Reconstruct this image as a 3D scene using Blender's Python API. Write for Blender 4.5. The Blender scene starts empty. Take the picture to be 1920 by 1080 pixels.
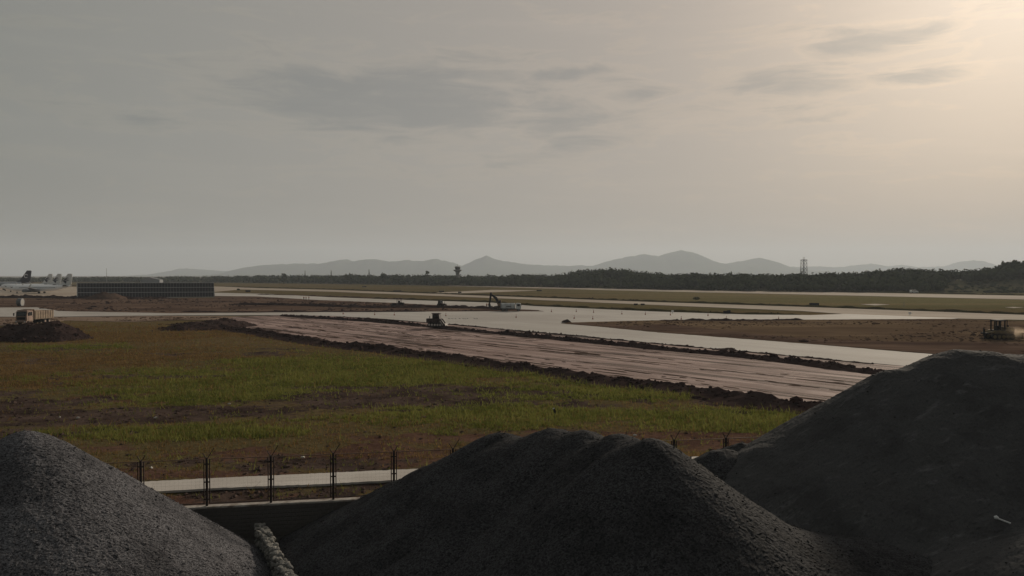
import bpy, bmesh, math, random
import numpy as np
from mathutils import Vector, Matrix, noise as mnoise
R = math.radians
random.seed(7)
rng = np.random.default_rng(7)
S = bpy.context.scene
COL = S.collection

# ------------------------------------------------------------------ camera
F, H = 1450.0, 11.5                      # focal length in photo pixels, eye height over the airfield
TILT = math.atan(24 / F)
cam = bpy.data.cameras.new('camera'); cam.sensor_width = 36; cam.lens = F / 1920 * 36
cam.clip_start = .1; cam.clip_end = 60000
cam_o = bpy.data.objects.new('camera', cam); COL.objects.link(cam_o)
cam_o.location = (0, 0, H); cam_o.rotation_euler = (math.pi / 2 - TILT, 0, 0)
S.camera = cam_o

# ------------------------------------------------------------------ sky, sun, exposure
SUN_AZ, SUN_EL = R(34.5), R(20)
sdir = Vector((math.sin(SUN_AZ) * math.cos(SUN_EL), math.cos(SUN_AZ) * math.cos(SUN_EL), math.sin(SUN_EL)))
sun = bpy.data.lights.new('sun', 'SUN'); sun.energy = 3.4; sun.angle = R(6); sun.color = (1, .86, .68)
sun_o = bpy.data.objects.new('sun', sun); COL.objects.link(sun_o)
sun_o.location = (0, 0, 600); sun_o.rotation_euler = (-sdir).to_track_quat('-Z', 'Y').to_euler()
VS = S.view_settings
VS.view_transform = 'Standard'; VS.look = 'None'; VS.exposure = 0.0; VS.gamma = 1; VS.use_curve_mapping = False
S.cycles.use_denoising = True
S.cycles.max_bounces = 5; S.cycles.diffuse_bounces = 2; S.cycles.glossy_bounces = 2
S.cycles.volume_bounces = 1; S.cycles.transparent_max_bounces = 8


class NT:
    """small helper to write node trees"""
    def __init__(s, tree):
        s.t = tree; s.n = tree.nodes; s.l = tree.links

    def new(s, typ, **kw):
        n = s.n.new(typ)
        for k, v in kw.items():
            setattr(n, k, v)
        return n

    def put(s, sock, v):
        if isinstance(v, bpy.types.NodeSocket):
            s.l.new(v, sock)
        else:
            sock.default_value = v

    def math(s, op, a, b=0.0, c=None, clamp=False):
        n = s.new('ShaderNodeMath', operation=op, use_clamp=clamp)
        s.put(n.inputs[0], a); s.put(n.inputs[1], b)
        if c is not None: s.put(n.inputs[2], c)
        return n.outputs[0]

    def mix(s, f, a, b, blend='MIX'):
        n = s.new('ShaderNodeMix', data_type='RGBA', blend_type=blend)
        s.put(n.inputs[0], f)
        for i, v in ((6, a), (7, b)):
            s.put(n.inputs[i], v if isinstance(v, bpy.types.NodeSocket) else tuple(v) + ((1,) if len(v) == 3 else ()))
        return n.outputs[2]

    def smooth(s, v, a, b):
        n = s.new('ShaderNodeMapRange', interpolation_type='SMOOTHSTEP')
        s.put(n.inputs[0], v); s.put(n.inputs[1], a); s.put(n.inputs[2], b)
        return n.outputs[0]

    def noise(s, vec, scale, detail=4, rough=.55, dist=0.0, out='Fac'):
        n = s.new('ShaderNodeTexNoise')
        s.put(n.inputs['Vector'], vec); n.inputs['Scale'].default_value = scale
        n.inputs['Detail'].default_value = detail; n.inputs['Roughness'].default_value = rough
        n.inputs['Distortion'].default_value = dist
        return n.outputs[out]

    def mapping(s, vec, scale=(1, 1, 1), rot=(0, 0, 0), loc=(0, 0, 0)):
        n = s.new('ShaderNodeMapping'); s.put(n.inputs[0], vec)
        n.inputs['Scale'].default_value = scale; n.inputs['Rotation'].default_value = rot
        n.inputs['Location'].default_value = loc
        return n.outputs[0]


def build_world():
    w = bpy.data.worlds.new('World'); S.world = w; w.use_nodes = True
    t = NT(w.node_tree); t.n.clear()
    out = t.new('ShaderNodeOutputWorld'); bg = t.new('ShaderNodeBackground')
    t.l.new(bg.outputs[0], out.inputs[0])
    sky = t.new('ShaderNodeTexSky', sky_type='NISHITA', sun_disc=False)
    sky.sun_elevation = SUN_EL; sky.sun_rotation = SUN_AZ
    sky.air_density = 1.2; sky.dust_density = 6.0; sky.ozone_density = 1.0
    tc = t.new('ShaderNodeTexCoord'); d = tc.outputs['Generated']
    # the thin overcast: an even grey veil that brightens and warms towards the sun
    dot = t.new('ShaderNodeVectorMath', operation='DOT_PRODUCT')
    t.put(dot.inputs[0], d); dot.inputs[1].default_value = sdir
    c = t.math('MAXIMUM', dot.outputs['Value'], 0.0)
    g1 = t.math('POWER', c, 2.5); g2 = t.math('POWER', c, 30.0); g3 = t.math('POWER', c, 150.0)
    k = 9.52
    veil = t.mix(g1, (.215 * k, .222 * k, .205 * k), (.40 * k, .345 * k, .305 * k))
    veil = t.mix(g2, veil, t.mix(1.0, veil, (.255 * k, .205 * k, .16 * k), 'ADD'))
    veil = t.mix(g3, veil, t.mix(1.0, veil, (.10 * k, .115 * k, .125 * k), 'ADD'))
    base = t.mix(.965, sky.outputs[0], veil)
    # the haze keeps losing light with the angle from the sun, as it does across the view
    fade = t.new('ShaderNodeMapRange'); t.put(fade.inputs[0], dot.outputs['Value'])
    fade.inputs[1].default_value = -1.0; fade.inputs[2].default_value = .55; fade.inputs[3].default_value = .5; fade.inputs[4].default_value = 1.0
    fc = t.new('ShaderNodeCombineColor')
    for i in range(3): t.l.new(fade.outputs[0], fc.inputs[i])
    base = t.mix(1.0, base, fc.outputs[0], 'MULTIPLY')
    sz_ = t.new('ShaderNodeSeparateXYZ'); t.put(sz_.inputs[0], d)
    base = t.mix(1.0, base, t.mix(t.smooth(sz_.outputs[2], -.02, .17), (.90, .855, .80), (1.0, 1.0, 1.0)), 'MULTIPLY')   # dust low over the horizon
    # clouds, in azimuth / elevation
    sep = t.new('ShaderNodeSeparateXYZ'); t.put(sep.inputs[0], d)
    az = t.math('MULTIPLY', t.math('ARCTAN2', sep.outputs[0], sep.outputs[1]), 57.2958)
    el = t.math('MULTIPLY', t.math('ARCSINE', sep.outputs[2]), 57.2958)
    cmb = t.new('ShaderNodeCombineXYZ'); t.put(cmb.inputs[0], az); t.put(cmb.inputs[1], el)
    p = cmb.outputs[0]
    fine = t.noise(t.mapping(p, (.16, .85, 1), rot=(0, 0, .05)), 1.0, 11, .66, .6)
    broad = t.noise(t.mapping(p, (.045, .2, 1), loc=(3.1, 7.7, 0)), 1.0, 5, .55, .3)
    bank = None
    # bearing, elevation, half width, half height, weight of the cloud banks in view
    for (a, e, wa, we, k) in ((-9, 12.6, 19, 3.8, 1.15), (4, 11.2, 10, 3.0, .9), (5, 14.4, 8, .9, .8), (-27, 10.5, 11, 1.6, .55), (-2, 9.0, 14, 2.0, .45),
                              (19.5, 13.0, 6.5, 1.5, 1.0), (25, 15.5, 6.5, 1.3, 1.0), (15, 11.8, 5, 1.2, .75), (28, 13.0, 5, 1.0, .85),
                              (9, 12.9, 5, .9, .8), (32, 16.2, 4, .9, .6), (21, 11.2, 7, 1.2, .6)):
        dx = t.math('DIVIDE', t.math('SUBTRACT', az, float(a)), float(wa))
        dy = t.math('DIVIDE', t.math('SUBTRACT', el, float(e)), float(we))
        r = t.math('SQRT', t.math('ADD', t.math('MULTIPLY', dx, dx), t.math('MULTIPLY', dy, dy)))
        m = t.math('MULTIPLY', t.smooth(r, 1.3, 0.0), k)
        bank = m if bank is None else t.math('MAXIMUM', bank, m)
    field = t.math('ADD', t.math('ADD', t.math('MULTIPLY', t.math('SUBTRACT', fine, .5), 2.7), t.math('MULTIPLY', bank, 1.0)), t.math('MULTIPLY', t.math('SUBTRACT', broad, .5), .9))
    dark = t.smooth(field, .22, 1.15)
    edge = t.math('MULTIPLY', t.smooth(field, .10, .30), t.math('SUBTRACT', 1.0, dark))
    colr = t.mix(dark, base, t.mix(1.0, base, (.76, .80, .84), 'MULTIPLY'))
    colr = t.mix(edge, colr, t.mix(1.0, colr, (1.07, 1.05, 1.02), 'MULTIPLY'))
    wisp = t.math('MULTIPLY', t.smooth(t.noise(t.mapping(p, (.05, .55, 1), rot=(0, 0, .05), loc=(9.3, 1.7, 0)), 1.0, 9, .62, .9), .48, .72), .6)
    colr = t.mix(wisp, colr, t.mix(1.0, colr, (1.09, 1.075, 1.06), 'MULTIPLY'))
    t.l.new(colr, bg.inputs[0]); bg.inputs[1].default_value = .105


build_world()


# ------------------------------------------------------------------ survey helper: a sight line met with level z
def G(u, v, z=0.0):
    ca, sa = math.cos(TILT), math.sin(TILT)
    x, y = (u - 960) / F, (540 - v) / F
    d = Vector((x, ca + y * sa, -sa + y * ca))
    k = (z - H) / d.z
    return Vector((d.x * k, d.y * k, z))


def ZT(v, D):                            # height of something seen at row v, at distance D
    return H + (516 - v) * D / F


def XY(u, D):
    return ((u - 960) / F * D, D)


# ------------------------------------------------------------------ materials
MATS = {}


def principled(name):
    m = bpy.data.materials.new(name); m.use_nodes = True
    t = NT(m.node_tree)
    return m, t, t.n['Principled BSDF']


def mat(name, col, rough=.8, var=.15, scale=3.0, metal=0.0, bump=0.0, bscale=20.0, spec=.3, dirt=None, dscale=1.0):
    if name in MATS: return MATS[name]
    m, t, b = principled(name)
    tc = t.new('ShaderNodeTexCoord').outputs['Object']
    n = t.noise(tc, scale, 6, .6)
    lo = tuple(c * (1 - var) for c in col); hi = tuple(min(1, c * (1 + var)) for c in col)
    c = t.mix(t.smooth(n, .3, .7), lo, hi)
    if dirt is not None:
        c = t.mix(t.smooth(t.noise(tc, dscale, 7, .65), .42, .68), c, dirt)
    t.l.new(c, b.inputs['Base Color'])
    b.inputs['Roughness'].default_value = rough; b.inputs['Metallic'].default_value = metal
    b.inputs['Specular IOR Level'].default_value = spec
    if bump:
        bn = t.new('ShaderNodeBump'); bn.inputs['Strength'].default_value = 1; bn.inputs['Distance'].default_value = bump
        t.l.new(t.noise(tc, bscale, 5, .6), bn.inputs['Height']); t.l.new(bn.outputs[0], b.inputs['Normal'])
    MATS[name] = m
    return m


def soil_mat(name, a, b_, c=None, along=0.0, stretch=1.0, scale=.35, rough=.9, bump=.06, spec=.0, streak=None):
    """worked earth / pavement: broad blotches, streaks along the working direction, grain"""
    m, t, b = principled(name)
    tc = t.new('ShaderNodeTexCoord').outputs['Object']
    v = t.mapping(tc, (1, 1, 1), rot=(0, 0, -along))
    vs = t.mapping(v, (1 / stretch, 1, 1))
    n1 = t.noise(vs, scale, 7, .62, .2)
    n2 = t.noise(v, scale * .22, 5, .55)
    col = t.mix(t.smooth(n1, .32, .68), a, b_)
    if c is not None:
        col = t.mix(t.math('MULTIPLY', t.smooth(n2, .42, .66), .8), col, c)
    if streak is not None:
        n3 = t.noise(t.mapping(v, (.022, .5, 1)), 1.0, 8, .68)
        n4 = t.noise(v, .03, 3, .5)
        col = t.mix(t.math('MULTIPLY', t.smooth(n3, .49, .60), t.smooth(n4, .2, .5)), col, streak)
        n1 = t.math('SUBTRACT', n1, t.math('MULTIPLY', t.smooth(n3, .45, .62), 1.6))
    g = t.noise(tc, 6, 4, .7)
    col = t.mix(t.math('MULTIPLY', t.smooth(g, .45, .75), .35), col, tuple(x * .6 for x in a))
    t.l.new(col, b.inputs['Base Color'])
    b.inputs['Roughness'].default_value = rough; b.inputs['Specular IOR Level'].default_value = spec
    bn = t.new('ShaderNodeBump'); bn.inputs['Distance'].default_value = bump; bn.inputs['Strength'].default_value = 1
    hgt = t.math('ADD', n1, t.math('MULTIPLY', g, .25))
    t.l.new(hgt, bn.inputs['Height']); t.l.new(bn.outputs[0], b.inputs['Normal'])
    MATS[name] = m
    return m


# ------------------------------------------------------------------ mesh helpers
def tag(o, label=None, cat=None, group=None, kind=None):
    if label: o['label'] = label
    if cat: o['category'] = cat
    if group: o['group'] = group
    if kind: o['kind'] = kind
    return o


def obj(name, me, m=None, parent=None):
    o = bpy.data.objects.new(name, me); COL.objects.link(o)
    if m is not None and me is not None and not me.materials: me.materials.append(m)
    if parent is not None: o.parent = parent
    return o


def empty(name, loc, rz=0.0, scale=1.0):
    o = bpy.data.objects.new(name, None); COL.objects.link(o)
    o.location = loc; o.rotation_euler = (0, 0, rz); o.scale = (scale,) * 3; o.empty_display_size = .3
    return o


def np_mesh(name, V, T, smooth=False):
    V = np.asarray(V, np.float32); T = np.asarray(T, np.int32)
    k = T.shape[1]
    me = bpy.data.meshes.new(name)
    me.vertices.add(len(V)); me.vertices.foreach_set('co', V.ravel())
    me.loops.add(T.size); me.loops.foreach_set('vertex_index', T.ravel())
    me.polygons.add(len(T)); me.polygons.foreach_set('loop_start', np.arange(0, T.size, k, dtype=np.int32))
    me.polygons.foreach_set('use_smooth', np.full(len(T), smooth))
    me.update(calc_edges=True)
    return me


def grid_faces(nx, ny):
    i = np.arange(nx - 1)[None, :] + np.arange(ny - 1)[:, None] * nx
    return np.stack([i, i + 1, i + nx + 1, i + nx], -1).reshape(-1, 4)


class MB:
    def __init__(s):
        s.v = []; s.f = []

    def add(s, vs, fs):
        k = len(s.v); s.v += [tuple(v) for v in vs]; s.f += [tuple(k + i for i in f) for f in fs]
        return s

    def box(s, x0, x1, y0, y1, z0, z1, M=None):
        vs = [Vector((x, y, z)) for z in (z0, z1) for y in (y0, y1) for x in (x0, x1)]
        if M is not None: vs = [M @ v for v in vs]
        return s.add(vs, [(0, 2, 3, 1), (4, 5, 7, 6), (0, 1, 5, 4), (1, 3, 7, 5), (3, 2, 6, 7), (2, 0, 4, 6)])

    def prism(s, pts, y0, y1, axis='y'):
        n = len(pts)
        if axis == 'y': vs = [(x, y0, z) for x, z in pts] + [(x, y1, z) for x, z in pts]
        elif axis == 'z': vs = [(x, y, y0) for x, y in pts] + [(x, y, y1) for x, y in pts]
        else: vs = [(y0, a, b) for a, b in pts] + [(y1, a, b) for a, b in pts]
        fs = [tuple(range(n))[::-1], tuple(range(n, 2 * n))] + [(i, (i + 1) % n, n + (i + 1) % n, n + i) for i in range(n)]
        return s.add(vs, fs)

    def tube(s, path, rad, n=8, cap=True):
        path = [Vector(p) for p in path]
        rad = rad if isinstance(rad, (list, tuple)) else [rad] * len(path)
        rings = []
        for i, p in enumerate(path):
            a = path[max(i - 1, 0)]; b = path[min(i + 1, len(path) - 1)]
            t = (b - a).normalized()
            u = t.cross(Vector((0, 0, 1)) if abs(t.z) < .9 else Vector((1, 0, 0))).normalized(); w = t.cross(u)
            rings.append([p + (u * math.cos(q) + w * math.sin(q)) * rad[i] for q in [2 * math.pi * k / n for k in range(n)]])
        vs = [v for r in rings for v in r]; fs = []
        for i in range(len(path) - 1):
            for k in range(n):
                fs.append((i * n + k, i * n + (k + 1) % n, (i + 1) * n + (k + 1) % n, (i + 1) * n + k))
        if cap:
            fs.append(tuple(range(n))[::-1]); fs.append(tuple(range(len(vs) - n, len(vs))))
        return s.add(vs, fs)

    def mesh(s, name, smooth=False, bevel=0.0):
        me = bpy.data.meshes.new(name); me.from_pydata(s.v, [], s.f)
        bm = bmesh.new(); bm.from_mesh(me)
        if bevel:
            bmesh.ops.remove_doubles(bm, verts=bm.verts, dist=1e-5)
            bmesh.ops.bevel(bm, geom=bm.edges[:], offset=bevel, segments=1, affect='EDGES')
        bmesh.ops.recalc_face_normals(bm, faces=bm.faces)
        for f in bm.faces: f.smooth = smooth
        bm.to_mesh(me); bm.free(); me.update()
        return me

    def build(s, name, m, parent=None, smooth=False, bevel=0.0):
        return obj(name, s.mesh(name, smooth, bevel), m, parent)


def copy_tree(o, parent=None):
    c = o.copy(); COL.objects.link(c); c.parent = parent
    for ch in o.children: copy_tree(ch, c)
    return c


def vnoise(x, y, sc=1.0, oct=4, seed=0.0):
    """numpy value noise, about -1..1"""
    x = np.asarray(x, float) * sc + seed * 17.3; y = np.asarray(y, float) * sc + seed * 9.1
    out = np.zeros_like(x); amp = 1.0; tot = 0.0
    for k in range(oct):
        xi = np.floor(x); yi = np.floor(y); fx = x - xi; fy = y - yi
        fx = fx * fx * (3 - 2 * fx); fy = fy * fy * (3 - 2 * fy)

        def h(a, b):
            q = np.sin(a * 127.1 + b * 311.7 + k * 74.7) * 43758.5453
            return (q - np.floor(q)) * 2 - 1
        n = (h(xi, yi) * (1 - fx) + h(xi + 1, yi) * fx) * (1 - fy) + (h(xi, yi + 1) * (1 - fx) + h(xi + 1, yi + 1) * fx) * fy
        out += n * amp; tot += amp; amp *= .5; x = x * 2.03 + 5.2; y = y * 2.03 + 1.3
    return out / tot * 1.6


# ------------------------------------------------------------------ shared materials
M_conc = soil_mat('concrete_apron', (.335, .315, .295), (.40, .38, .36), (.29, .268, .25), along=R(-52), stretch=6, scale=.12, rough=.85, bump=.004, spec=.12)
M_conc2 = soil_mat('concrete_taxiway', (.31, .265, .22), (.37, .32, .27), (.27, .225, .185), along=R(-30), stretch=8, scale=.08, rough=.95, bump=.004, spec=.02)
M_road = soil_mat('concrete_road', (.42, .39, .36), (.50, .47, .44), (.36, .33, .30), along=R(10), stretch=9, scale=.8, rough=.8, bump=.006, spec=.2)
M_graded = soil_mat('graded_earth', (.225, .155, .138), (.355, .268, .248), (.17, .114, .102), along=R(-49), stretch=14, scale=.5, rough=.8, bump=.10, spec=.08, streak=(.055, .036, .031))
M_soil = soil_mat('dark_red_soil', (.030, .021, .0205), (.052, .036, .034), (.064, .046, .042), scale=.6, bump=.1)
M_soil2 = soil_mat('brown_soil', (.075, .050, .040), (.15, .105, .080), (.048, .032, .027), along=R(-8), stretch=6, scale=.18, bump=.06)
M_tan = soil_mat('tan_soil', (.17, .125, .097), (.25, .19, .15), (.12, .085, .067), along=R(-3), stretch=8, scale=.2, bump=.04)
M_island = soil_mat('island_soil', (.10, .070, .046), (.17, .122, .080), (.075, .050, .037), along=R(-6), stretch=5, scale=.12, bump=.06)
M_gravel_l = None
M_dkmetal = mat('dark_painted_steel', (.03, .03, .034), .8, .2, spec=.08)
M_steel = mat('weathered_steel', (.16, .165, .175), .55, .2, metal=.4)
M_rubber = mat('black_rubber', (.022, .021, .02), .85, .2)
M_glass = mat('dark_glass', (.015, .018, .02), .12, .1, spec=.6)
M_white = mat('white_paint', (.72, .72, .72), .45, .05, spec=.5)


# ------------------------------------------------------------------ field zones (world ellipses)
def blob(u, v, du, dv):
    c = G(u, v); D = c.y
    return (c.x, D, du * D / F, D * D / (F * H) * dv)


GREEN = [blob(*a) for a in ((620, 715, 420, 34), (1000, 735, 330, 12), (830, 690, 330, 24), (560, 688, 230, 26), (980, 772, 380, 22), (1340, 782, 250, 22), (430, 742, 240, 11), (300, 806, 220, 12), (1150, 740, 260, 10), (1450, 800, 160, 14), (120, 652, 90, 6))]
DARKS = [blob(*a) for a in ((230, 775, 270, 17), (60, 765, 170, 19), (775, 742, 230, 16), (640, 742, 110, 8), (420, 772, 90, 8), (1430, 756, 120, 9), (600, 725, 90, 3))]
REDS = [blob(*a) for a in ((520, 850, 420, 24), (880, 818, 260, 13), (1180, 812, 360, 9), (330, 885, 260, 14), (560, 935, 500, 14), (1400, 832, 240, 13), (250, 745, 90, 8))]
DRY = [blob(*a) for a in ((190, 672, 280, 26), (330, 710, 130, 5), (100, 715, 200, 12), (250, 625, 250, 12), (1150, 852, 500, 6))]


def zone(X, Y, bl, seed):
    m = np.zeros_like(X)
    w = vnoise(X * .6, Y, .16, 6, seed) * .7 + vnoise(X * .7, Y, .9, 4, seed + 3) * .4
    for (x, y, a, b) in bl:
        r = np.sqrt(((X - x) / a) ** 2 + ((Y - y) / b) ** 2) + w
        m = np.maximum(m, np.clip((1.25 - r) / .7, 0, 1))
    return m


def bare(X, Y):
    """dark bare soil: the big patches and many small scuffed ones"""
    sc = np.clip((vnoise(X * .45, Y, .16, 5, 9) + .5 * vnoise(X, Y, .8, 3, 4) - .38) * 2.2, 0, .85) * (Y < 140)
    return np.maximum(zone(X, Y, DARKS, 2), sc)


def wall_y(x):
    return 38.4 + .18 * (x + 14.9)


def ground_z(X, Y):
    s = Y - wall_y(X)
    a = np.clip(s / 6, 0, 1) * np.clip((150 - Y) / 40, 0, 1)
    return -.06 + a * (.09 * vnoise(X, Y, .12, 3, 2) + .05 * vnoise(X, Y, .6, 4, 5)) - .04


def build_ground():
    xs = np.concatenate([[-13500, -6000, -2500, -1000, -450, -240, -170], np.arange(-130, 130.1, .75), [170, 240, 450, 1000, 2500, 6000, 13500]])
    ss = np.concatenate([np.arange(0, 40, .5), np.arange(40, 150, 1.1), [165, 180, 230, 300, 400, 600, 900, 1500, 3000, 6000, 10000, 14000]])
    X, Sg = np.meshgrid(xs, ss)
    Y = Sg + 38.4 + .18 * (np.clip(X, -200, 200) + 14.9)
    Z = ground_z(X, Y)
    V = np.stack([X, Y, Z], -1).reshape(-1, 3)
    me = np_mesh('ground', V, grid_faces(len(xs), len(ss)), True)
    ca = me.color_attributes.new('zones', 'FLOAT_COLOR', 'POINT')
    c = np.stack([zone(X, Y, GREEN, 1), bare(X, Y), zone(X, Y, REDS, 3), zone(X, Y, DRY, 4)], -1).reshape(-1)
    ca.data.foreach_set('color', c.astype(np.float32))
    m, t, b = principled('field_ground')
    at = t.new('ShaderNodeAttribute', attribute_name='zones')
    sp = t.new('ShaderNodeSeparateColor'); t.l.new(at.outputs['Color'], sp.inputs[0])
    tc = t.new('ShaderNodeTexCoord').outputs['Object']
    far = t.mapping(tc, (.004, .03, 1), rot=(0, 0, .12))
    n0 = t.noise(far, 1.0, 6, .6); n1 = t.noise(tc, .25, 7, .65); n2 = t.noise(tc, 2.2, 6, .7)
    col = t.mix(t.smooth(n0, .35, .65), (.085, .075, .036), (.125, .092, .050))
    sx = t.new('ShaderNodeSeparateXYZ'); t.put(sx.inputs[0], tc)
    lush = t.math('MULTIPLY', t.smooth(sx.outputs[0], -60.0, 200.0), t.smooth(sx.outputs[1], 220.0, 330.0))
    col = t.mix(t.math('MULTIPLY', lush, .8), col, t.mix(t.smooth(n0, .35, .65), (.165, .155, .078), (.215, .18, .10)))
    col = t.mix(t.math('MULTIPLY', t.smooth(n1, .4, .7), .6), col, (.10, .075, .04))
    e = t.math('MULTIPLY', t.math('SUBTRACT', n2, .5), .9)

    def k(ch, amt=1.0):
        return t.math('MULTIPLY', t.smooth(t.math('ADD', ch, e), .3, .75), amt)
    col = t.mix(k(at.outputs['Alpha']), col, t.mix(t.smooth(n1, .3, .7), (.078, .054, .030), (.135, .090, .046)))
    col = t.mix(k(sp.outputs[2]), col, t.mix(t.smooth(n1, .3, .7), (.075, .042, .034), (.125, .075, .056)))
    col = t.mix(k(sp.outputs[0]), col, t.mix(t.smooth(n0, .45, .62), t.mix(t.smooth(n1, .3, .7), (.055, .064, .016), (.100, .100, .028)), (.14, .145, .036)))
    col = t.mix(k(sp.outputs[1]), col, t.mix(t.smooth(n1, .3, .7), (.034, .024, .022), (.10, .072, .062)))
    col = t.mix(t.math('MULTIPLY', t.smooth(n2, .48, .68), .6), col, (.034, .026, .015))
    t.l.new(col, b.inputs['Base Color']); b.inputs['Roughness'].default_value = .95
    b.inputs['Specular IOR Level'].default_value = 0
    bn = t.new('ShaderNodeBump'); bn.inputs['Distance'].default_value = .25; bn.inputs['Strength'].default_value = .8
    t.l.new(t.noise(tc, 1.6, 8, .75), bn.inputs['Height']); t.l.new(bn.outputs[0], b.inputs['Normal'])
    tag(obj('ground', me, m), kind='structure')


build_ground()


# ------------------------------------------------------------------ pavements and soil sheets
def sheet(name, pts, z, m, thick=.12, jag=0.0, seed=1):
    rr = random.Random(seed)
    P = [G(u, v) for u, v in pts]
    out = []
    for i, p in enumerate(P):
        q = P[(i + 1) % len(P)]
        n = max(1, min(60, int((q - p).length / max(jag * 4, 1e-3)))) if jag else 1
        for k in range(n):
            r = p.lerp(q, k / n)
            if jag and k: r = r + Vector((rr.uniform(-jag, jag), rr.uniform(-jag, jag), 0))
            out.append((r.x, r.y))
    mb = MB().prism(out, z - thick, z, axis='z')
    o = mb.build(name, m)
    tag(o, kind='structure')
    return o


sheet('far_runway', [(840, 533), (1220, 541.5), (1500, 546.5), (1920, 554.5), (2300, 561), (2300, 570), (1920, 561.5), (1500, 552), (1220, 546), (840, 536)], .02, M_conc2)
sheet('parking_apron', [(-700, 541), (150, 538), (402, 537), (480, 540), (402, 547), (402, 556), (145, 556.5), (-700, 557)], .03, M_conc2)
sheet('taxiway', [(402, 538.5), (620, 543.5), (920, 555), (1220, 566.3), (1520, 576), (1920, 590.5), (2300, 604), (2300, 612), (1920, 600), (1800, 597.5), (1590, 589.5), (1500, 583), (1220, 571.5), (920, 558.7), (620, 547), (402, 541.5)], .04, M_conc2)
sheet('connector_taxiway', [(800, 549.5), (925, 543.5), (1010, 544.5), (925, 548), (830, 551)], .036, M_conc2)
sheet('new_apron', [(402, 549), (500, 551), (620, 557.5), (760, 562.5), (920, 567.5), (1000, 574), (1220, 584), (1400, 590), (1520, 591), (1585, 588.8), (1800, 597), (1775, 598.5), (1520, 600), (1350, 601),
      (1220, 601), (1070, 605), (1052, 607), (1120, 612.5), (1220, 622), (1520, 645), (1760, 665), (2000, 686), (2000, 716), (1710, 688), (1520, 671.5), (1220, 643.5), (920, 616), (840, 608), (720, 598), (620, 592.5), (530, 591),
      (320, 591.5), (100, 594), (0, 594), (-200, 595), (-200, 577), (0, 576), (70, 576), (110, 583), (320, 587), (600, 585.5), (800, 584), (920, 583), (1000, 581), (920, 578.5), (740, 568), (600, 563), (480, 556), (402, 555)], .05, M_conc)
sheet('soil_median', [(402, 555), (480, 556), (600, 563), (740, 568), (920, 578), (1010, 582), (1020, 584), (920, 584), (800, 584.5), (600, 585.5), (402, 587), (320, 587.5), (110, 583.5), (70, 576.5), (-150, 577.5), (-150, 559), (145, 560), (300, 559), (402, 559)], .085, M_soil2, jag=.5, seed=3)
sheet('soil_island', [(1052, 607), (1070, 605.3), (1220, 601.3), (1350, 601), (1520, 600), (1775, 598.3), (1850, 600.5), (1960, 604), (2300, 622), (2300, 720), (2000, 690), (1760, 665.5), (1520, 645.5), (1220, 622.5), (1120, 612.5)], .10, M_island, jag=.25, seed=4)
sheet('soil_island_dark_edge', [(1056, 607), (1110, 606), (1180, 612), (1250, 608), (1320, 616), (1420, 627), (1520, 636), (1700, 642), (1850, 643), (2000, 645), (2300, 664), (2300, 718), (2000, 689.3), (1760, 665), (1520, 645), (1220, 622), (1120, 612)], .125, M_soil2, thick=.02, jag=.3, seed=5)
sheet('tan_verge', [(-200, 595.5), (0, 594.5), (100, 594.5), (320, 592), (450, 593), (440, 600), (330, 600), (250, 603), (120, 601), (0, 611), (-200, 622)], .0, M_tan, jag=.5, seed=6)
sheet('graded_strip', [(440, 594), (530, 591.5), (620, 593), (720, 598.5), (840, 608.5), (920, 616.5), (1220, 644), (1520, 672), (1710, 688.5), (2000, 717), (2100, 850), (1700, 793), (1530, 768), (1400, 750), (1240, 725), (1080, 703), (920, 684), (780, 663), (620, 645), (500, 628), (400, 613), (420, 604)], .03, M_graded, jag=.2, seed=7)
for k, (pts, z) in enumerate((([(1614, 570.5), (1640, 569.8), (1668, 571), (1640, 572.6)], .02), ([(1885, 576), (1900, 575.6), (1920, 576.6), (1900, 577.4)], .02))):
    sheet('concrete_pad', pts, z, M_conc2, seed=k)
sheet('perimeter_path', [(-900, 960), (250, 905.5), (400, 898), (617, 888), (780, 880.5), (1400, 853), (2200, 820), (2200, 833), (1400, 868), (780, 899.5), (617, 908.5), (400, 917), (290, 923), (-900, 985)], .05, M_road, jag=.06, seed=8)


# ------------------------------------------------------------------ earth banks and mounds
ICO = None


def ico_np():
    global ICO
    if ICO is None:
        bm = bmesh.new(); bmesh.ops.create_icosphere(bm, subdivisions=1, radius=1)
        ICO = (np.array([v.co[:] for v in bm.verts]), np.array([[v.index for v in f.verts] for f in bm.faces]))
        bm.free()
    return ICO


def clod_mesh(name, P, rad, flat=.75):
    iv, it = ico_np(); n = len(P)
    j = rng.uniform(.65, 1.3, (n, len(iv), 1))
    sc = rng.uniform(.7, 1.3, (n, 1, 3)) * np.array([1, 1, flat])
    V = (iv[None] * j * sc * rad[:, None, None] + P[:, None, :]).reshape(-1, 3)
    T = (it[None] + (np.arange(n) * len(iv))[:, None, None]).reshape(-1, 3)
    return np_mesh(name, V, T)


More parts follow.
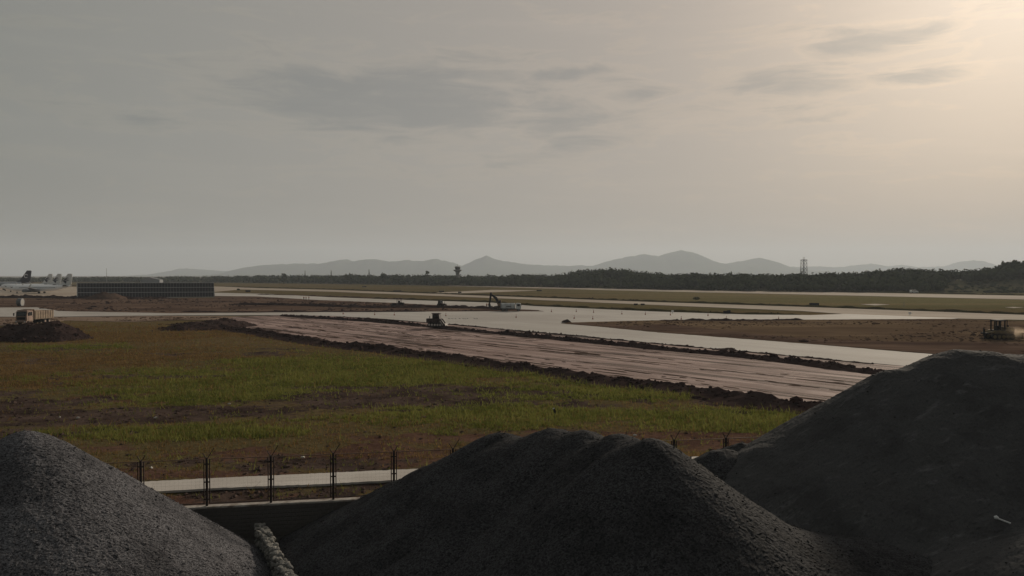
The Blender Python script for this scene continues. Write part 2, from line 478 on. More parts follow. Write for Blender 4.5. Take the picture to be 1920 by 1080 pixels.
def bank(name, pts, h, w, label, seed=1, m=None, clod=2.2, step=.45, z0=-.05, pw=.8):
    P = np.array([G(u, v)[:2] for u, v in pts])
    L = np.r_[0, np.cumsum(np.hypot(*np.diff(P, axis=0).T))]
    n = int(L[-1] / step) + 2
    t = np.linspace(0, L[-1], n)
    cx = np.interp(t, L, P[:, 0]) + vnoise(t, t * 0, .2, 3, seed) * .35; cy = np.interp(t, L, P[:, 1]) + vnoise(t, t * 0 + 9, .2, 3, seed) * .35
    dx, dy = np.gradient(cx), np.gradient(cy); q = np.hypot(dx, dy); nx, ny = -dy / q, dx / q
    end = np.clip(np.minimum(t, L[-1] - t) / (w * 1.2), 0.05, 1) ** .7
    hh = h * (1 + .38 * vnoise(t, t * 0 + 3, .35, 4, seed + 1) + .22 * vnoise(t, t * 0 + 5, 1.4, 2, seed)) * end
    K = 11; s = np.linspace(-1, 1, K)
    X = cx[:, None] + nx[:, None] * s * w * .5 * (.7 + .3 * end[:, None]); Y = cy[:, None] + ny[:, None] * s * w * .5 * (.7 + .3 * end[:, None])
    prof = np.clip(1 - np.abs(s), 0, 1) ** pw
    Z = z0 + hh[:, None] * prof * (1 + .25 * vnoise(X, Y, 1.3, 3, seed + 2)) + .05 * vnoise(X, Y, 3.0, 2, seed) * prof
    o = obj(name, np_mesh(name, np.stack([X, Y, Z], -1).reshape(-1, 3), grid_faces(K, n)), m or M_soil)
    tag(o, label, 'earth bank')
    if clod:
        nc = int(L[-1] * clod); i = rng.integers(0, n, nc); a = np.clip(rng.normal(0, .38, nc), -1.15, 1.15)
        px = cx[i] + nx[i] * a * w * .5 + rng.normal(0, .1, nc); py = cy[i] + ny[i] * a * w * .5 + rng.normal(0, .1, nc)
        pz = z0 + hh[i] * np.clip(1 - np.abs(a), 0, 1) ** pw
        c = obj('clods', clod_mesh('clods', np.stack([px, py, pz], -1), rng.gamma(3, .05, nc) * (.6 + h * .6)), m or M_soil, o)
        c['kind'] = 'stuff'
    return o


bank('soil_bank', [(330, 607), (400, 613), (480, 622), (540, 633), (620, 646), (720, 656), (780, 663.5), (900, 681), (1020, 698), (1150, 716), (1240, 724), (1330, 738), (1400, 750), (1550, 771), (1700, 796)], .62, 6.5, 'long dark soil bank along the near edge of the graded pink earth strip', 1, clod=11, pw=1.5)
bank('soil_bank', [(525, 592.5), (620, 598.5), (720, 605), (800, 612), (860, 619), (1000, 632), (1100, 641.5), (1220, 653), (1300, 661), (1400, 670), (1520, 684), (1660, 703), (1800, 720)], .58, 3.4, 'dark soil bank running down the middle of the graded earth, loader standing on it', 2, clod=7)
bank('soil_bank', [(430, 571), (560, 573.5), (700, 577.5), (800, 577), (920, 579), (960, 581)], .9, 5, 'low dark soil bank in front of the roller and tractor', 3, clod=1, step=1)
bank('soil_bank', [(-200, 559), (0, 558), (145, 559), (230, 560.5), (330, 560)], 1.1, 6, 'dark soil bank in front of the parked airliners', 4, clod=.6, step=1.2)
bank('soil_bank', [(330, 585.5), (450, 586), (600, 585), (700, 585), (800, 584.5)], .45, 4, 'low soil bank on the far edge of the pale concrete lane', 5, clod=.8, step=1)
bank('soil_bank', [(640, 594.5), (760, 602.5), (860, 610), (960, 620), (1100, 632), (1220, 644), (1330, 654), (1520, 672), (1640, 684)], .22, 1.2, 'thin ridge of soil along the near edge of the new concrete', 6, clod=1.5, step=.6)
bank('soil_bank', [(1230, 601.5), (1300, 601.5), (1360, 602), (1440, 601.5), (1520, 600.7)], .5, 3, 'dark soil ridge on the far rim of the island', 7, clod=1, step=.8)
bank('soil_bank', [(480, 552.5), (560, 554), (700, 559), (760, 562)], .5, 4, 'thin dark bank bordering the taxiway behind the three standing workers', 8, clod=0, step=1.5, m=M_soil2)


M_verge = soil_mat('shaded_verge_grass', (.045, .042, .020), (.075, .066, .032), (.055, .042, .026), scale=.8, bump=.15)  # grass colour darkened to hold the shade on the backlit verge
for k, (pts, lab) in enumerate((([(420, 537.6), (620, 542.6), (920, 553.9), (1220, 565.2), (1520, 574.8), (1920, 589.2), (2200, 599)], 'thin grass bank along the far edge of the long taxiway'),
                                ([(700, 559.5), (920, 566.3), (1000, 572.8), (1220, 582.8), (1400, 588.8), (1500, 590)], 'thin grass bank between the taxiway and the new concrete'),
                                ([(860, 532.3), (1220, 540.7), (1500, 545.6), (1920, 553.6), (2200, 558.5)], 'low scrub bank along the foot of the woodland'))):
    tag(bank('grass_bank', pts, .55, 3.0, lab, 20 + k, m=M_verge, clod=.5, step=2.0, z0=-.02), lab, 'grass bank')


def cones_z(cones, X, Y, k=.25):
    Z = np.full_like(X, -50.0)
    for (x, y, zp, s, r) in cones:
        d = np.hypot(X - x, Y - y); z = zp - s * (np.sqrt(d * d + r * r) - r)
        m = np.maximum(Z, z)
        Z = m + k * np.log(np.exp((Z - m) / k) + np.exp((z - m) / k))
    return Z


def mound(name, cones, label, m, base=-.3, res=.25, rough=(.25, .5, .08, 2.5), cat='soil mound', k=.3, seed=1, clods=0, grain=0.0, extra=None, smooth=False, stones=None):
    x0 = min(c[0] - (c[2] - base) / c[3] - c[4] for c in cones); x1 = max(c[0] + (c[2] - base) / c[3] + c[4] for c in cones)
    y0 = min(c[1] - (c[2] - base) / c[3] - c[4] for c in cones); y1 = max(c[1] + (c[2] - base) / c[3] + c[4] for c in cones)
    nx = int((x1 - x0) / res) + 2; ny = int((y1 - y0) / res) + 2
    X, Y = np.meshgrid(np.linspace(x0, x1, nx), np.linspace(y0, y1, ny))
    Z = cones_z(cones, X, Y, k)
    if extra is not None: Z = extra(X, Y, Z)
    Z = Z + rough[0] * vnoise(X, Y, rough[1], 4, seed) + rough[2] * vnoise(X, Y, rough[3], 3, seed + 1)
    if grain:
        X = X + rng.uniform(-.35, .35, X.shape) * res; Y = Y + rng.uniform(-.35, .35, X.shape) * res
        Z = Z + rng.normal(0, grain, X.shape)
    keep = Z > base
    Fc = grid_faces(nx, ny)
    kf = keep.ravel()[Fc].any(1); Fc = Fc[kf]
    Zc = np.maximum(Z, base - .15)
    V = np.stack([X, Y, Zc], -1).reshape(-1, 3)
    used = np.unique(Fc); mp = np.full(len(V), -1); mp[used] = np.arange(len(used))
    o = obj(name, np_mesh(name, V[used], mp[Fc], smooth), m)
    tag(o, label, cat)
    if stones:
        W = V[used]; i = rng.integers(0, len(W), stones[0]); sz = rng.gamma(2.2, stones[1], stones[0]) * (1 + .5 * (W[i, 2] < base + 1.2))
        c = obj('stones', clod_mesh('stones', W[i] + rng.normal(0, .03, (stones[0], 3)) * np.array([1, 1, 0]), sz, .8), m, o); c['kind'] = 'stuff'
    if clods:
        W = V[used]; i = rng.integers(0, len(W), clods)
        c = obj('clods', clod_mesh('clods', W[i], rng.gamma(3, .05, clods)), m, o); c['kind'] = 'stuff'
    return o


def cone_at(u, v, D, s=.62, r=.6):
    x, y = XY(u, D)
    return (x, y, ZT(v, D), s, r)


mound('soil_mound', [cone_at(20, 609, 140, .5), cone_at(52, 606, 141, .5), cone_at(82, 605, 139, .55), cone_at(103, 602, 140, .6), cone_at(-40, 612, 139, .5)], 'dark brown soil mound in front of the dump truck', M_soil, res=.3, clods=900, seed=3)
mound('soil_mound', [cone_at(365, 604.5, 168, .2), cone_at(395, 600, 172, .22), cone_at(425, 597.5, 176, .28)], 'flat dark soil mound at the left end of the graded strip', M_soil, res=.4, clods=500, seed=4)
mound('soil_mound', [cone_at(195, 547, 372, .5, 1), cone_at(212, 549, 372, .5, 1), cone_at(183, 552, 371, .5, 1)], 'reddish soil heap against the dark blast screen', M_soil2, res=.6, seed=5)
mound('soil_mound', [cone_at(690, 595.5, 202, .35)], 'small soil mound on the concrete left of the loader', M_soil, base=.03, res=.25, seed=6)
mound('soil_mound', [cone_at(1035, 630, 148, .3), cone_at(1045, 629.5, 148, .3)], 'low dark clod heap at the concrete edge below the island tip', M_soil, base=.03, res=.2, seed=7, rough=(.1, 1, .05, 4))
mound('soil_mound', [cone_at(1340, 655.5, 119, .25), cone_at(1372, 656.5, 119, .25), cone_at(1368, 655, 119, .3)], 'low soil heap spilling onto the long concrete lane', M_soil, base=.03, res=.2, seed=8, rough=(.1, 1, .05, 4))
mound('soil_mound', [cone_at(1063, 599, 187, .8, .3), cone_at(1058, 603.5, 187, .6, .3)], 'dark lump of earth at the pointed tip of the island', M_soil, base=.03, res=.12, seed=9, rough=(.12, 1.5, .05, 5))


# ------------------------------------------------------------------ the gravel yard in front
YZ = -1.8
M_yard = soil_mat('yard_dirt', (.06, .055, .052), (.09, .083, .078), (.045, .04, .038), scale=.5, bump=.05)
tag(obj('yard_ground', np_mesh('yard_ground', [(-160, -60, YZ), (160, -60, YZ), (160, wall_y(160) - .05, YZ), (-160, wall_y(-160) - .05, YZ)], [[0, 1, 2, 3]]), M_yard), kind='structure')


def gravel_mat(name, a, b_, vs, br=.012, streak=0.0):
    m, t, b = principled(name)
    tc = t.new('ShaderNodeTexCoord').outputs['Object']
    vo = t.new('ShaderNodeTexVoronoi'); t.put(vo.inputs['Vector'], tc); vo.inputs['Scale'].default_value = vs
    rnd = t.new('ShaderNodeSeparateColor'); t.l.new(vo.outputs['Color'], rnd.inputs[0])
    col = t.mix(rnd.outputs[0], a, b_)
    n = t.noise(tc, .5, 6, .6)
    col = t.mix(t.math('MULTIPLY', t.smooth(n, .4, .7), .5), col, tuple(x * .55 for x in a))
    if streak:
        sn = t.noise(t.mapping(tc, (.9, 2.4, .5), rot=(0, 0, .6)), .9, 8, .7, .3)
        col = t.mix(t.math('MULTIPLY', t.smooth(sn, .54, .72), streak), col, tuple(x * 2.0 for x in b_))
    t.l.new(col, b.inputs['Base Color']); b.inputs['Roughness'].default_value = .85
    b.inputs['Specular IOR Level'].default_value = .02
    bn = t.new('ShaderNodeBump'); bn.inputs['Distance'].default_value = br; bn.inputs['Strength'].default_value = .9
    inv = t.math('SUBTRACT', 1.0, vo.outputs['Distance'])
    t.l.new(inv, bn.inputs['Height']); t.l.new(bn.outputs[0], b.inputs['Normal'])
    return m


M_gravel_l = gravel_mat('pale_gravel', (.022, .022, .025), (.165, .163, .175), 24, .009)
M_gravel_c = gravel_mat('dark_gravel', (.018, .018, .0195), (.070, .070, .074), 20, .009)
M_sand = gravel_mat('dark_sand', (.054, .054, .056), (.082, .082, .084), 40, .006, .55)


def ribs(X, Y, Z):
    # ribs left by the tipped loads, running down the left flank
    q = X * .56 - Y * .83 + .8 * vnoise(X, Y, .20, 3, 6)
    f = q / 2.3 + .18; n = np.floor(f); f = f - n
    amp = .55 + .45 * np.sin(n * 12.9898)
    rib = (1 - (2 * f - 1) ** 2) * amp
    side = np.clip((.9 - (X - 4.6) * .83 - (Y - 29.5) * .56) / 2.2, 0, 1) * np.clip((-20.9 - (X * .56 - Y * .83)) / 1.5, 0, 1)
    return Z + .34 * (rib - .45) * side * np.clip((Z + 1.8) / 2.5, 0, 1)


mound('gravel_pile', [(-19.59, 31.0, 5.22, .78, .74), (-25, 29.5, 4.6, .76, .8)], 'pale grey gravel pile at the lower left, peak sunlit on its right side', M_gravel_l, base=YZ, res=.065, rough=(.06, .5, .02, 3), cat='gravel pile', k=.2, seed=11, grain=.005, stones=(17000, .0075))
mound('gravel_pile', [(-.44, 36.93, 3.92, .55, .5), (1.86, 35.33, 4.46, .55, .5), (3.19, 34.16, 4.6, .65, .6), (4.54, 32.12, 4.9, .71, .7), (5.16, 28.61, 5.42, .78, .8), (8.6, 28.6, 2.75, .62, .8), (10.6, 28.9, 1.75, .42, 1.5), (13.0, 29.2, 1.15, .34, 2.0), (15.4, 29.0, .55, .3, 2.2), (-4.6, 38.6, 1.5, .5, .5), (4.9, 30.4, 5.0, .74, .3)], 'dark gravel pile with several dumped ridges in the lower centre', M_gravel_c, base=YZ, res=.075, rough=(.05, .45, .02, 3), cat='gravel pile', k=.22, seed=12, grain=.0035, extra=ribs, stones=(17000, .0085))
mound('sand_pile', [(22.17, 38.56, 7.78, .7, 1.05), (23.32, 37.97, 7.71, .78, .75), (25.01, 38.06, 7.59, .73, 1.77), (13.49, 39.16, 2.85, .75, 1.29), (14.31, 40.0, 2.34, .6, .49), (19.0, 38.9, 6.55, .72, .8), (30, 38, 7.4, .7, 1.5), (20.6, 24.0, 4.3, .62, 1.0)], 'tall dark sand pile filling the right side of the yard', M_sand, base=YZ, res=.09, rough=(.07, .35, .025, 1.6), cat='sand pile', k=.3, seed=13, grain=.006, extra=lambda X, Y, Z: Z + .06 * vnoise(X * .9 + Y * .5, Y * .25, .9, 4, 4), stones=(4000, .010))
mound('gravel_pile', [cone_at(1395, 832, 42.2, .5, .4)], 'small dark heap beside the fence between the two big piles', M_gravel_c, base=-.1, res=.11, rough=(.06, .8, .03, 3), cat='gravel pile', seed=14, grain=.003)
mound('gravel_pile', [cone_at(1345, 850, 40, .66, .5), cone_at(1372, 850, 40.2, .66, .5)], 'low dark heap just behind the right shoulder of the centre pile', M_gravel_c, base=YZ, res=.14, rough=(.06, .8, .03, 3), cat='gravel pile', seed=15, grain=.004)


# ------------------------------------------------------------------ retaining wall and rubble wall
M_block = mat('grey_block', (.10, .092, .086), .9, .3, 2.0, bump=.006, bscale=30, dirt=(.05, .045, .042), dscale=2)
M_cap = mat('pale_concrete_cap', (.34, .315, .29), .9, .2, 4.0, bump=.004, dirt=(.16, .13, .11), dscale=1.6)
M_mortar = mat('grey_mortar', (.12, .115, .11), .95, .15)
WR = math.atan(.18)


def build_retaining_wall():
    root = empty('retaining_wall', (-14.9, 38.4, 0), WR); tag(root, 'low block retaining wall with pale cap under the fence', 'wall')
    x0, x1 = -70, 75
    MB().box(x0, x1, -.16, .16, YZ - .3, -.075).build('core', M_mortar, root)
    MB().box(x0, x1, -.24, .20, -.075, .015).build('cap', M_cap, root, bevel=.01)
    me = [MB().box(-.19, .19, -.02, .02, -.09, .09).mesh('block', bevel=.006) for _ in range(3)]
    for q in me: q.materials.append(M_block)
    rr = random.Random(5)
    for r in range(8):
        z = -.175 - r * .2
        for i in range(26):
            x = -1.4 + (i + .5 * (r % 2)) * .4
            b = obj('block', rr.choice(me), None, root)
            b.location = (x, -.172 - rr.uniform(0, .012), z); b.rotation_euler = (rr.uniform(-.01, .01), rr.uniform(-.01, .01), rr.uniform(-.015, .015))
    return root


build_retaining_wall()


def build_rubble_wall():
    a, b = Vector((-12.45, 37.9, 0)), Vector((-7.6, 28.6, 0))
    root = empty('rubble_wall', (a.x, a.y, YZ)); tag(root, 'rough pale rubble wall between the left and centre gravel piles', 'wall')
    m = [mat('rubble_%d' % i, c, .85, .3, 3, bump=.03, bscale=7, dirt=(.1, .095, .09), dscale=2.5) for i, c in enumerate(((.24, .23, .21), (.17, .168, .16), (.29, .28, .255)))]
    iv, it = ico_np(); ms = []
    bm = bmesh.new(); bmesh.ops.create_icosphere(bm, subdivisions=2, radius=1)
    iv = np.array([v.co[:] for v in bm.verts]); it = np.array([[v.index for v in f.verts] for f in bm.faces]); bm.free()
    for i in range(9):
        V = np.sign(iv) * np.abs(iv) ** .72
        n = np.array([mnoise.noise(Vector(q) * 1.3 + Vector((i * 7, 0, 0))) for q in iv]) * .28 + np.array([mnoise.noise(Vector(q) * 3.1 + Vector((i * 7, 4, 0))) for q in iv]) * .1
        me = np_mesh('stone', V * (1 + n[:, None]), it); me.materials.append(m[i % 3]); ms.append(me)
    d = (b - a); L = d.length; t = d.normalized(); nrm = Vector((-t.y, t.x, 0)); ang = math.atan2(t.y, t.x)
    MB().box(0, L, -.12, .12, -.1, .8, Matrix.Rotation(ang, 4, 'Z')).build('core', M_mortar, root)
    rr = random.Random(3)
    for row in range(5):
        for side in (-1, 0, 1):
            if side == 0 and row < 4: continue
            x = rr.uniform(0, .2)
            while x < L:
                w = rr.uniform(.09, .19)
                p = t * (x + w * .9) + nrm * side * (.11 + rr.uniform(-.05, .10)) + Vector((0, 0, .12 + row * .21 + rr.uniform(-.06, .09)))
                s = obj('stone', rr.choice(ms), None, root); s.location = p
                s.rotation_euler = (rr.uniform(-.3, .3), rr.uniform(-.3, .3), ang + rr.uniform(-.4, .4)); s.scale = (w, w * rr.uniform(.7, .95), rr.uniform(.06, .13))
                x += w * 1.75


build_rubble_wall()


# ------------------------------------------------------------------ perimeter fence
def build_fence():
    root = empty('perimeter_fence', (-14.9, 38.4, 0), WR); tag(root, 'dark steel perimeter fence with forked post tops behind the gravel piles', 'fence')
    m = mat('rusty_dark_steel', (.028, .022, .022), .7, .3, 6, metal=.2, dirt=(.05, .028, .02), dscale=5)
    mr = mat('brown_rail', (.12, .075, .055), .7, .3, 5, metal=.1)
    pitch = 3.07
    post = MB().box(-.055, .055, -.05, .05, .016, 2.42).mesh('post', bevel=.008); post.materials.append(m)
    arms = []
    for (l, r_) in ((.34, .62), (.32, .34), (.30, .36), (.34, .66)):
        q = MB()
        q.tube([(-.02, 0, 2.36), (-.04 - l * .42, 0, 2.40 + l * .75)], .022, 6); q.tube([(.02, 0, 2.36), (.04 + r_ * .5, 0, 2.40 + r_ * .8)], .022, 6)
        q = q.mesh('arm'); q.materials.append(m); arms.append(q)
    stile = MB().box(-.023, .023, -.02, .02, .12, 2.34).mesh('stile'); stile.materials.append(m)
    rail = MB().box(.135, pitch - .135, -.018, .018, 2.32, 2.355).mesh('rail'); rail.materials.append(mr)
    rlow = MB().box(.135, pitch - .135, -.018, .018, .12, .155).mesh('rail'); rlow.materials.append(m)
    wm = MB()
    for i in range(1, 14): wm.box(.135 + i * .2 - .001, .135 + i * .2 + .001, -.001, .001, .15, 2.33)
    for i in range(1, 14): wm.box(.135, pitch - .135, -.001, .001, .15 + i * .155 - .001, .15 + i * .155 + .001)
    wm = wm.mesh('wire_mesh'); wm.materials.append(m)
    clip = MB().box(-.13, .13, -.02, .02, -.03, .03).mesh('clip'); clip.materials.append(m)
    for i in range(-9, 20):
        x = -.30 + i * pitch
        p = obj('post', post, None, root); p.location = (x, 0, 0)
        a = obj('arm', arms[(i * 7) % 4 if i not in (0, 2, 4, 7, 9) else 0], None, p)
        for zz in (.35, 1.2, 2.1):
            c = obj('clip', clip, None, p); c.location = (0, 0, zz)
        for sx in (-.135, .135):
            s = obj('stile', stile, None, root); s.location = (x + sx, 0, 0)
        for me, nm in ((rail, 'rail'), (rlow, 'rail'), (wm, 'wire_mesh')):
            s = obj(nm, me, None, root); s.location = (x, 0, 0)
            if nm == 'wire_mesh': s['kind'] = 'stuff'


build_fence()


# ------------------------------------------------------------------ hills, mountains
def prof(pts, u):
    a = np.array(pts, float)
    return np.interp(u, a[:, 0], a[:, 1])


def smooth1(a, k):
    ker = np.hanning(2 * k + 3)[1:-1]; ker /= ker.sum()
    return np.convolve(np.pad(a, k, mode='edge'), ker, 'valid')


def mountain(name, pts, D, depth, seed, m):
    us = np.arange(pts[0][0], pts[-1][0] + .1, 2.5)
    x = (us - 960) / F * D
    z = np.maximum((516 - prof(pts, us)) * D / F + H, 2) + vnoise(us, us * 0, .13, 4, seed) * D / F * 1.0
    K = 37; s = np.linspace(-1, 1, K)
    X = x[None] + 0 * s[:, None]; Y = D + s[:, None] * depth + 0 * x[None]
    f = np.exp(-(s[:, None] ** 2) * 5.0) - math.exp(-5)
    rid = vnoise(X, Y, 1 / 700, 5, seed) * np.abs(s[:, None]) * 1.4
    Z = z[None] * np.clip(f * (1 + .8 * rid), -.05, .93 + .07 * (1 - np.abs(s[:, None]) * 30).clip(0, 1)) / 1.0 - 2
    tag(obj(name, np_mesh(name, np.stack([X, Y, Z], -1).reshape(-1, 3), grid_faces(len(us), K), True), m), kind='structure')


M_mount = soil_mat('mountain_forest', (.045, .06, .03), (.075, .09, .045), (.06, .065, .04), scale=.003, bump=6)
mountain('mountain_range', [(430, 515), (445, 509), (470, 500), (500, 496), (545, 494), (600, 494), (630, 488), (645, 485.5), (657, 487), (668, 490), (690, 485), (705, 486), (730, 490), (760, 487), (785, 489), (820, 485), (850, 492), (868, 498.5), (885, 489), (911, 478.5), (935, 487), (960, 491), (1000, 496), (1040, 497), (1060, 499), (1090, 497), (1110, 498), (1150, 487), (1170, 482), (1210, 476), (1235, 480), (1262, 471), (1278, 468.5), (1300, 473), (1340, 491), (1365, 494), (1390, 489), (1422, 482.5), (1450, 490), (1480, 501), (1510, 506), (1560, 512), (1600, 516)], 9500, 1700, 1, M_mount)
mountain('mountain_range_far', [(270, 516), (300, 513), (350, 503), (380, 506), (430, 508), (480, 503), (900, 500), (1300, 500), (1480, 500), (1520, 500), (1537, 499), (1570, 501), (1600, 497), (1635, 494), (1660, 500), (1690, 496), (1720, 501), (1780, 498), (1826, 487), (1850, 494), (1900, 500), (1960, 508), (2050, 514)], 11200, 1400, 2, M_mount)

TOP = [(-300, 521), (0, 520), (150, 519), (230, 518), (300, 519), (330, 517), (400, 517), (520, 515), (600, 515.5), (640, 515), (700, 515), (800, 514.5), (900, 516), (960, 514), (1010, 513), (1030, 515), (1060, 511), (1090, 505), (1130, 502.5), (1160, 501.5), (1190, 507), (1220, 509), (1260, 513), (1300, 510), (1330, 513), (1400, 512), (1450, 513), (1500, 512), (1560, 511), (1610, 511), (1640, 505), (1665, 500), (1700, 502), (1740, 503), (1800, 505), (1850, 501), (1870, 497), (1890, 490), (1925, 488), (2000, 486), (2300, 490)]
BASE = [(-300, 529), (0, 529), (300, 529.5), (450, 530.5), (600, 532), (760, 534.5), (1000, 538.5), (1200, 542.5), (1400, 546.5), (1600, 548.5), (1720, 548.5), (1920, 549.5), (2300, 553)]
HD = 190.0


def wood_ground(u, t):
    """rise of the low wooded ridge at bearing column u, share t of its depth"""
    D0 = F * H / (prof(BASE, u) - 516)
    D = D0 + t * HD
    top = ZT(prof(TOP, u), D0 + .75 * HD)
    rise = np.maximum(top - 9.0, 0)
    q = np.clip(t / .75, 0, 1); q = q * q * (3 - 2 * q)
    return (u - 960) / F * D, D, rise * q * np.where(t > .75, 1 - (t - .75) * .5, 1) - .05, top


def build_wood():
    us = np.linspace(-300, 2300, 330); ts = np.linspace(-.06, 1.6, 26)
    U, T = np.meshgrid(us, ts)
    X, Y, Z, _ = wood_ground(U, T)
    Z = np.where(T > 1, Z * (1.6 - T) / .6, Z)
    M = soil_mat('ridge_grass', (.06, .06, .036), (.085, .08, .05), (.075, .062, .046), scale=.05, bump=.2)
    tag(obj('wooded_ridge', np_mesh('wooded_ridge', np.stack([X, Y, Z], -1).reshape(-1, 3), grid_faces(len(us), len(ts)), True), M), kind='structure')
    n = 4300
    u = rng.uniform(-250, 2250, n); t = rng.uniform(0, 1, n) ** 1.1
    gap = (u > 1770) & (t < .42)                                   # the open grassy slope at the right
    x, y, z, top = wood_ground(u, t)
    h = rng.uniform(4.5, 11.5, len(u)) * (1 - .3 * (t < .1)) * np.where(rng.random(len(u)) < .06, 1.18, 1)
    h = np.minimum(h, np.maximum(top - z, 3) * np.where(rng.random(len(u)) < .08, 1.1, .98))
    h = np.where(gap, rng.uniform(.9, 1.7, len(u)), h)
    w = h * rng.uniform(.42, .8, len(u)) * np.where(gap, 2.6, 1)
    iv, it = ico_np(); q = 26; N = len(u)
    C = np.stack([x, y, z + h * .5], -1)[:, None]; R3 = np.stack([w, w, h * .5], -1)[:, None]
    core = iv[None] * rng.uniform(.72, 1.12, (N, len(iv), 1)) * R3 * .74 + C
    T0 = (it[None] + (np.arange(N) * len(iv))[:, None, None]).reshape(-1, 3)
    dirs = rng.normal(size=(N, q, 3)); dirs[..., 2] += .25; dirs /= np.linalg.norm(dirs, axis=-1, keepdims=True)
    P = (dirs * rng.uniform(.68, 1.1, (N, q, 1)) * R3 + C).reshape(-1, 3)
    V, Fq = leaf_quads(P, np.repeat(h * .13, q) * rng.uniform(.5, 1.2, len(P)), dirs.reshape(-1, 3))
    Fq = Fq + N * len(iv)
    V = np.concatenate([core.reshape(-1, 3), V]); Fq = np.concatenate([T0, Fq[:, [0, 1, 2]], Fq[:, [0, 2, 3]]])
    o = obj('woodland', np_mesh('woodland', V, Fq, True), leaf_mat('woodland_leaves', (.024, .032, .018), (.045, .054, .029), .03)); tag(o, 'dark mass of trees along the far side of the airfield', 'woodland', kind='stuff')


def leaf_quads(P, sz, nrm=None):
    n = len(P)
    a = rng.normal(size=(n, 3))
    if nrm is not None: a = a * .25 + nrm
    a /= np.linalg.norm(a, axis=1, keepdims=True)
    b = np.cross(a, rng.normal(size=(n, 3))); b /= np.linalg.norm(b, axis=1, keepdims=True)
    c = np.cross(a, b)
    s = sz[:, None]
    V = np.stack([P + b * s, P + c * s * .8, P - b * s * .9, P - c * s * .7], 1).reshape(-1, 3)
    return V, np.arange(n * 4).reshape(-1, 4)


def leaf_mat(name, a, b_, scale=.6, thin=.0):
    m, t, b = principled(name)
    tc = t.new('ShaderNodeTexCoord').outputs['Object']
    n = t.noise(tc, scale, 5, .6); n2 = t.noise(tc, scale * 14, 3, .6)
    c = t.mix(t.smooth(n, .35, .65), a, b_); c = t.mix(t.smooth(n2, .4, .7), c, tuple(x * 1.25 for x in b_))
    t.l.new(c, b.inputs['Base Color']); b.inputs['Roughness'].default_value = .8; b.inputs['Specular IOR Level'].default_value = .0
    if thin:                                    # thin blades let light through
        tr = t.new('ShaderNodeBsdfTranslucent'); t.l.new(c, tr.inputs[0])
        mx = t.new('ShaderNodeMixShader'); mx.inputs[0].default_value = thin
        t.l.new(b.outputs[0], mx.inputs[1]); t.l.new(tr.outputs[0], mx.inputs[2])
        t.l.new(mx.outputs[0], t.n['Material Output'].inputs['Surface'])
    return m


build_wood()


M_bark = mat('bark', (.06, .045, .035), .9, .3, 6)
M_leaf = leaf_mat('tree_leaves', (.030, .042, .018), (.060, .070, .030), .5)
M_conif = leaf_mat('conifer_needles', (.022, .032, .018), (.040, .052, .026), .5)


def tree(u, v, D, w_px, kind, label, zb=None, n=420):
    x, y = XY(u, D); top = ZT(v, D)
    zb = 0.0 if zb is None else zb
    h = top - zb; w = w_px * D / F * .5
    root = empty('conifer_tree' if kind == 'cone' else 'tree', (x, y, zb - .1)); tag(root, label, 'tree', 'trees standing above the far woodland')
    tr = MB().tube([(0, 0, 0), (.1, 0, h * .4), (0, .1, h * .92)], [h * .03, h * .022, h * .006], 8)
    for k in range(7):
        a = k * 2.4; z0 = h * (.3 + .08 * k); L = w * .7 * (1 if kind != 'cone' else (1 - z0 / h))
        tr.tube([(0, 0, z0), (math.cos(a) * L, math.sin(a) * L, z0 + L * .5)], [h * .011, h * .004], 5)
    tr.build('trunk', M_bark, root)
    P = []
    rr = np.random.default_rng(int(u))
    if kind == 'cone':
        t = rr.uniform(.06, 1, n); a = rr.uniform(0, 6.28, n); r = w * (1 - t) ** .8 * np.sqrt(rr.uniform(.2, 1, n)) + .1
        P = np.stack([np.cos(a) * r, np.sin(a) * r, t * h * .97], -1)
    else:
        lo, hi = (.25, 1.0) if kind == 'round' else (.72, 1.0)
        cl = rr.normal(size=(9, 3)); cl /= np.linalg.norm(cl, axis=1, keepdims=True)
        C = cl * np.array([w * .6, w * .6, h * (hi - lo) * .24]) + np.array([0, 0, h * (lo + hi) / 2])
        k = rr.integers(0, 9, n); d = rr.normal(size=(n, 3)); d /= np.linalg.norm(d, axis=1, keepdims=True)
        P = C[k] * np.array([.8, .8, 1]) + d * rr.uniform(.4, 1, (n, 1)) * np.array([w * .5, w * .5, h * (hi - lo) * .25])
    V, Fq = leaf_quads(P, np.full(n, max(w * .17, .25)) * rr.uniform(.6, 1.3, n))
    obj('crown', np_mesh('crown', V, Fq), M_conif if kind == 'cone' else M_leaf, root)


def wz(u, t=.6):
    return float(wood_ground(np.array([float(u)]), np.array([t]))[2][0]) - .2


